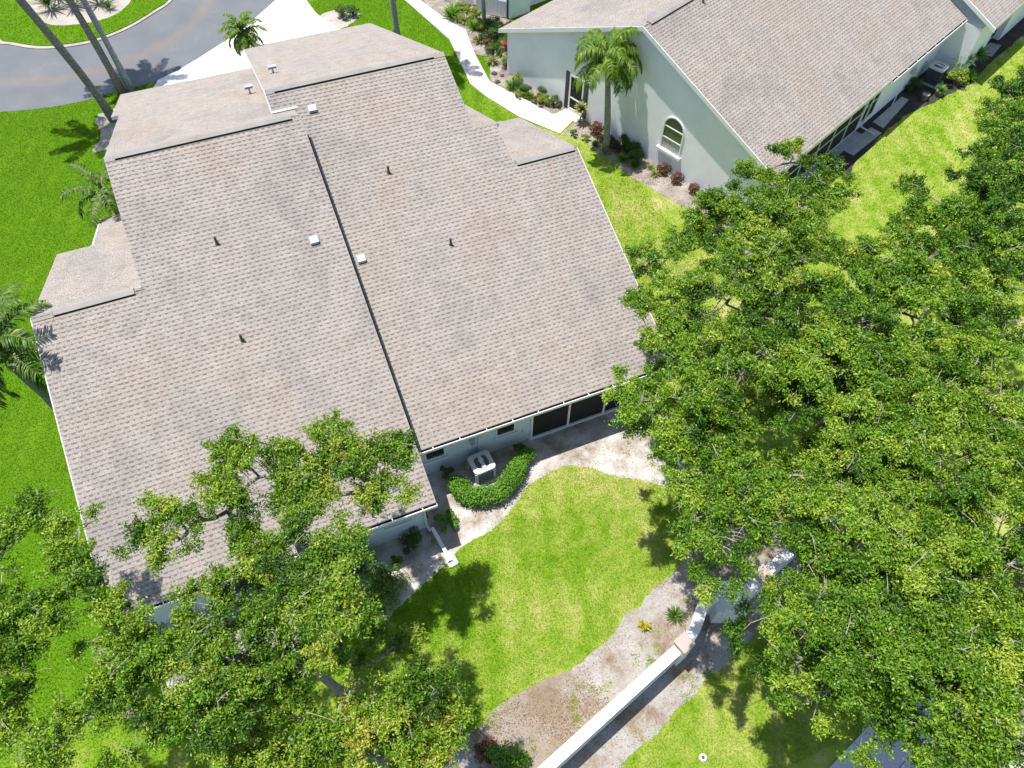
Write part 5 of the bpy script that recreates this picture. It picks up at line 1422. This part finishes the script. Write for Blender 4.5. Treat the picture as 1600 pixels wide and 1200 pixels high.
def oak(key, name, label, base, fork, mat, seed, r0=0.17, dens=1.0, leafL=0.088, leafW=0.044, tsh=0.0, under=True, jit=0.25, group="oaks around the back lawns"):
    r = np.random.default_rng(seed)
    lobes = LOBES[key]
    t = thing(name, label, "tree", base, group)
    nodes = [Vector(base), Vector(fork)]; par = [-1, 0]
    order = sorted(lobes, key=lambda l: (Vector(l[:3]) - Vector(fork)).length)
    idx = []
    for (x, y, z, R_) in order:
        c = Vector((x, y, z - R_ * 0.35)); best, bd = 1, 1e9
        for k in range(1, len(nodes)):
            dd = (nodes[k] - c).length + 0.35 * (0 if k == 1 else 1)
            if nodes[k].z > c.z + 0.8: dd += 2
            if dd < bd: best, bd = k, dd
        nodes.append(c); par.append(best); idx.append(len(nodes) - 1)
    load = [0.0] * len(nodes)
    for k in range(len(nodes) - 1, 0, -1):
        load[k] += 1.0
        load[par[k]] += load[k]
    tot = load[1]
    full = [(l, k, False) for l, k in zip(order, idx)]
    full += [((l[0] + r.normal(0, .45), l[1] + r.normal(0, .45), l[2] - r.uniform(1.2, 2.2), l[3] * 1.0), k, True) for l, k in zip(order, idx) if l[3] > 1.05 and under]
    def rr(k): return max(0.022, r0 * (load[k] / tot) ** 0.45)
    mb = MB()
    b, f_ = nodes[0], nodes[1]
    pts = [b, b + (f_ - b) * 0.15 + Vector((r.normal(0, .02), r.normal(0, .02), 0)), b.lerp(f_, 0.55) + Vector((r.normal(0, .08), r.normal(0, .08), 0)), f_]
    mb.tube(pts, [r0 * 1.5, r0 * 1.1, r0 * 1.0, r0 * 0.95], 12)
    mb.build("trunk", 'oak_bark', t, smooth=True)
    mb = MB(); paths = {}
    for k in range(2, len(nodes)):
        p = nodes[par[k]]; c = nodes[k]; L = (c - p).length
        m1 = p.lerp(c, 0.33) + Vector((r.normal(0, .07), r.normal(0, .07), 0.10 * L * 0.4)) ; m2 = p.lerp(c, 0.70) + Vector((r.normal(0, .08), r.normal(0, .08), 0.06 * L))
        ra, rb = rr(par[k]) * 0.85 if par[k] != 1 else rr(k) * 1.15, rr(k)
        ra = min(ra, rb * 1.5)
        mb.tube([p, m1, m2, c], [ra, ra * 0.7 + rb * 0.3, ra * 0.35 + rb * 0.65, rb * 0.9], 7)
        paths[k] = (p, m1, m2, c)
    mb.build("limb", 'oak_bark', t, smooth=True)
    # puffs of leaves on twigs
    tw = MB(); Ps, Ns, Ts = [], [], []
    for (x, y, z, R_), k, low in full:
        if not low and R_ > 0.6: z += r.normal(0, jit); R_ *= r.uniform(0.86, 1.02)
        npf = max(3, int(12 * R_ * R_ * dens * (0.7 if low else 1.0) + 3))
        hub = nodes[k]
        subs = []
        for q in range(max(2, int(3.2 * R_))):
            a_ = r.uniform(0, 6.28); sp_ = Vector((x + R_ * 0.5 * math.cos(a_), y + R_ * 0.5 * math.sin(a_), z + R_ * r.uniform(-.25, .1)))
            p0_, m1_, m2_, c_ = paths[k]
            st = m2_.lerp(c_, r.random()) if r.random() < .6 else m1_.lerp(m2_, r.random())
            md = st.lerp(sp_, .5) + Vector((r.normal(0, .08), r.normal(0, .08), r.normal(.05, .05)))
            tw.tube([st, md, sp_], [0.022, 0.018, 0.012], 5, cap=False)
            subs.append((md, sp_))
        lt = r.normal(0, 0.11)
        for q in range(npf):
            d = r.normal(size=3); d /= np.linalg.norm(d); d[2] = abs(d[2]) * 0.9 - 0.25
            rad_ = R_ * (0.25 + 0.85 * r.random() ** 0.6)
            c = np.array([x, y, z]) + d * rad_ * np.array([1, 1, 0.62])
            pr = r.uniform(0.20, 0.42)
            n = int(480 * (pr / 0.3) ** 2 * r.uniform(0.5, 1.2))
            # spray: leaves strung along a few shoots
            ns = 8
            sh = r.normal(size=(ns, 3)); sh[:, 2] = np.abs(sh[:, 2]) * 0.6; sh /= np.linalg.norm(sh, axis=1, keepdims=True)
            which = r.integers(0, ns, n); al = pr * (0.15 + 0.95 * r.random(n))
            P = c + sh[which] * al[:, None] * np.array([1, 1, 0.75]) + r.normal(size=(n, 3)) * 0.055
            N = np.array([0, 0, 0.6]) + sh[which] * 0.4 + d * 0.5 + r.normal(size=(n, 3)) * 0.9
            Ps.append(P); Ns.append(N)
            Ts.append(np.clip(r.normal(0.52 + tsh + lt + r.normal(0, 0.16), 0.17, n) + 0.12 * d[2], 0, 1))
            cv_ = Vector(c); near = min(subs, key=lambda s_: (s_[1] - cv_).length); h0 = near[0].lerp(near[1], 0.2 + 0.8 * r.random())
            mid = h0.lerp(cv_, 0.5) + Vector((r.normal(0, .06), r.normal(0, .06), r.normal(0.03, .04)))
            tw.tube([h0, mid, cv_], [0.012, 0.009, 0.005], 4, cap=False)
            for s_ in range(3):
                e = cv_ + Vector(sh[s_]) * pr * 1.15; tw.tube([cv_, e], [0.007, 0.003], 3, cap=False)
        if not low:
            for q in range(int(1 + 1.6 * R_)):          # bare dead shoots
                a_ = r.uniform(0, 6.28); c0 = Vector((x + R_ * r.normal(0, .35), y + R_ * r.normal(0, .35), z + R_ * r.uniform(.1, .5))); e = c0 + Vector((math.cos(a_), math.sin(a_), r.uniform(-.1, .6))) * r.uniform(.2, .5)
                tw.tube([c0, c0.lerp(e, .5) + Vector((0, 0, .05)), e], [0.010, 0.007, 0.003], 4, cap=False)
                tw.tube([c0.lerp(e, .5) + Vector((0, 0, .05)), e + Vector((r.normal(0, .15), r.normal(0, .15), .08))], [0.008, 0.003], 3, cap=False)
    two = tw.build("twig", 'twig', t); two['kind'] = 'stuff'
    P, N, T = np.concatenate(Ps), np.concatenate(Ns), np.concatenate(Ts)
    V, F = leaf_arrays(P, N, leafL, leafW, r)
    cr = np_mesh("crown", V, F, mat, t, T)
    return t, len(F)
NLEAF = 0
for args in (
    ('A', "oak_tree", "spreading open oak reaching over the near house's left back eave", (-2.2, 6.7, 0), (-2.5, 7.6, 3.6), 'oak_yellow', 201, 0.125, 1.40, 0.084, 0.034, 0.05, False, 0.05),
    ('B', "oak_tree", "dark oak at the left edge with bare pale branches and gaps of lawn", (-5.0, 5.6, 0), (-5.6, 7.0, 3.4), 'oak', 202, 0.125, 1.0, 0.084, 0.034, 0.06, False),
    ('C', "oak_tree", "yellow green oak at the bottom edge below the shaded lawn", (-1.7, 3.7, 0), (-1.5, 4.0, 2.8), 'oak_yellow', 203, 0.10, 1.15, 0.084, 0.034, 0.16, False),
    ('D', "oak_tree", "bright green oak overhanging the near house's right back corner", (9.75, 7.3, 0), (9.6, 7.9, 3.4), 'oak', 204, 0.125, 1.1, 0.084, 0.034, 0.06),
    ('E', "oak_tree", "olive oak hiding the front corner of the neighbour's roof", (14.6, 12.3, 0), (14.5, 12.6, 3.8), 'oak_yellow', 205, 0.10, 1.05, 0.092, 0.038, -0.06, True, 0.08),
    ('F', "oak_tree", "green oak in front of the neighbour's back lawn", (16.9, 9.3, 0), (16.8, 9.5, 3.8), 'oak', 206, 0.10, 1.05, 0.092, 0.038, 0.02, True, 0.08),
    ('G', "oak_tree", "darkest oak at the right edge beside the neighbour's back lawn", (22.5, 11.5, 0), (22.8, 11.8, 3.8), 'oak', 207, 0.10, 1.0, 0.092, 0.038, -0.14, True, 0.08),
    ('H', "oak_tree", "wide oak filling the right middle of the picture", (13.4, 5.2, 0), (13.5, 5.4, 3.9), 'oak', 208, 0.125, 1.05, 0.084, 0.034, 0.06),
    ('I', "oak_tree", "fresh green oak spreading over the garden wall's sign panel", (9.9, 6.4, 0), (9.5, 5.8, 3.2), 'oak', 209, 0.125, 1.1, 0.082, 0.034, 0.07, False),
    ('J', "oak_tree", "large bright oak in the bottom right corner above the paving", (10.6, 1.6, 0), (10.5, 1.4, 3.8), 'oak', 210, 0.125, 1.05, 0.080, 0.033, 0.05),
):
    _, k = oak(*args); NLEAF += k
print("leaves", NLEAF)

# ================================================================ GRASS AND LEAF LITTER
HOUSE_POLY = [(-7.3, 11.2), (1.7, 11.2), (1.72, 13.1), (11.3, 13.1), (11.3, 26.3), (8.6, 26.3), (7.6, 38.4), (1.7, 38.4), (1.5, 36.3), (-4.4, 36.3), (-4.4, 27.7), (-6.4, 27.7), (-6.4, 24.5), (-7.3, 24.5)]
NB_POLY = [tuple(h2(u, w)[:2]) for u, w in ((-4.4, 0), (12.0, 0), (12.0, 18), (13.5, 18), (13.5, 34), (-4.4, 34))]
def road_in(x, y): return pip(x, y, ROAD) & ~pip(x, y, island_poly)
EXCL = [DRIVE, WALK, BED1, BED2, BUSHBED, SANDH_POLY, SANDW_POLY, BED3, PATH, HOUSE_POLY, NB_POLY]
def grass(name, x0, x1, y0, y1, dens, L, W, seed, keep=None):
    r = np.random.default_rng(seed)
    n = int((x1 - x0) * (y1 - y0) * dens)
    x = r.uniform(x0, x1, n); y = r.uniform(y0, y1, n)
    ok = ~road_in(x, y)
    ok &= ~pip(x, y, isl_sand)
    for p in EXCL:
        jx, jy = r.normal(0, 0.075, n), r.normal(0, 0.075, n)
        ok &= ~pip(x + jx, y + jy, p)
    if keep is not None: ok &= keep(x, y)
    x, y = x[ok], y[ok]; n = len(x)
    z = np.where(pip(x, y, island_poly), 0.09, 0.0)
    az = r.uniform(0, 2 * np.pi, n); tilt = r.uniform(0.35, 1.25, n); ln = L * r.uniform(0.6, 1.3, n)
    d = np.stack([np.cos(az), np.sin(az)], 1); s = np.stack([-np.sin(az), np.cos(az)], 1) * (W * r.uniform(0.7, 1.3, n))[:, None] * 0.5
    A = np.stack([x - s[:, 0], y - s[:, 1], z], 1); B = np.stack([x + s[:, 0], y + s[:, 1], z], 1)
    C = np.stack([x + d[:, 0] * ln * np.sin(tilt), y + d[:, 1] * ln * np.sin(tilt), z + ln * np.cos(tilt)], 1)
    V = np.stack([A, B, C], 1).reshape(-1, 3); F = np.arange(3 * n).reshape(n, 3)
    ob = np_mesh(name, V, F, 'blade', None, np.clip(r.normal(0.5, 0.25, n), 0, 1))
    ob['kind'] = 'stuff'; ob['label'] = "short mown turf grass blades covering the lawns"; ob['category'] = "grass"
    return n
ng = grass("grass", -2.0, 12.5, 0.3, 13.0, 1100, 0.055, 0.020, 301)
ng += grass("grass", 11.0, 32.0, 8.0, 25.0, 260, 0.07, 0.03, 302)
ng += grass("grass", -14.0, -4.0, 4.0, 42.0, 620, 0.055, 0.022, 303)
ng += grass("grass", 4.0, 17.0, 18.0, 47.0, 300, 0.07, 0.03, 304)
ng += grass("grass", -13.0, 1.0, 46.5, 58.0, 150, 0.08, 0.035, 305)
ng += grass("grass", 32.0, 50.0, 16.0, 30.0, 110, 0.09, 0.04, 306)
def weeds(poly, n, seed, label):
    r = np.random.default_rng(seed); P = np.array(poly)
    cx = r.uniform(P[:, 0].min(), P[:, 0].max(), n * 3); cy = r.uniform(P[:, 1].min(), P[:, 1].max(), n * 3)
    ok = pip(cx, cy, poly) & ~pip(cx, cy, HOUSE_POLY) & (np.sin(cx * 2.3 + cy) + np.sin(cy * 3.1 - cx) > 0.4); cx, cy = cx[ok][:n], cy[ok][:n]
    x = np.repeat(cx, 40) + r.normal(0, 0.07, len(cx) * 40); y = np.repeat(cy, 40) + r.normal(0, 0.07, len(cx) * 40); m = len(x)
    az = r.uniform(0, 6.28, m); ln = 0.05 * r.uniform(0.6, 1.4, m); tl = r.uniform(0.5, 1.3, m)
    s = np.stack([-np.sin(az), np.cos(az)], 1) * 0.011; z = np.full(m, 0.006)
    A = np.stack([x - s[:, 0], y - s[:, 1], z], 1); B = np.stack([x + s[:, 0], y + s[:, 1], z], 1)
    C = np.stack([x + np.cos(az) * ln * np.sin(tl), y + np.sin(az) * ln * np.sin(tl), z + ln * np.cos(tl)], 1)
    ob = np_mesh("weeds", np.stack([A, B, C], 1).reshape(-1, 3), np.arange(3 * m).reshape(m, 3), 'blade', None, np.clip(r.normal(0.6, 0.25, m), 0, 1))
    ob['kind'] = 'stuff'; ob['label'] = label; ob['category'] = "weeds"
weeds(SANDW_POLY, 330, 321, "tufts of grass creeping over the sand beside the garden wall")
weeds(SANDH_POLY, 90, 322, "tufts of grass creeping over the sandy strip behind the near house")
print("blades", ng)
def litter(name, poly, n, seed, L, W, label, lift=0.015):
    r = np.random.default_rng(seed)
    P = np.array(poly); x = r.uniform(P[:, 0].min(), P[:, 0].max(), n * 3); y = r.uniform(P[:, 1].min(), P[:, 1].max(), n * 3)
    ok = pip(x, y, poly) & ~pip(x, y, HOUSE_POLY); x, y = x[ok][:n], y[ok][:n]
    # drifts
    w = np.sin(x * 1.7 + 1.3 * np.sin(y * 2.1)) + np.sin(y * 2.7 + x) + r.normal(0, 0.7, len(x)); k = w > -0.2; x, y = x[k], y[k]
    Q = np.stack([x, y, np.full(len(x), lift) + r.uniform(0, 0.012, len(x))], 1); N = np.array([0, 0, 1.0]) + r.normal(size=Q.shape) * 0.35
    V, F = leaf_arrays(Q, N, L, W, r)
    ob = np_mesh(name, V, F, 'litter', None, np.clip(r.normal(0.5, 0.27, len(F)), 0, 1))
    ob['kind'] = 'stuff'; ob['label'] = label; ob['category'] = "leaf litter"
litter("leaf_litter", SANDW_POLY, 9000, 311, 0.045, 0.020, "dry brown leaves scattered on the sand beside the garden wall")
litter("leaf_litter", [(0.4, 3.2), (2.6, 3.0), (5.0, 3.7), (4.6, 5.1), (2.2, 4.9), (0.9, 4.6)], 4200, 315, 0.05, 0.022, "thick drift of tan leaves in the lower corner between wall and lawn", 0.012)
litter("leaf_litter", SANDH_POLY, 1500, 312, 0.05, 0.022, "dry leaves scattered on the sandy strip behind the near house")
litter("leaf_litter", BED1, 1500, 313, 0.07, 0.03, "dry leaves in the border along the footpath", 0.02)
litter("leaf_litter", BED2, 1500, 314, 0.07, 0.03, "dry leaves in the border under the arched window", 0.02)
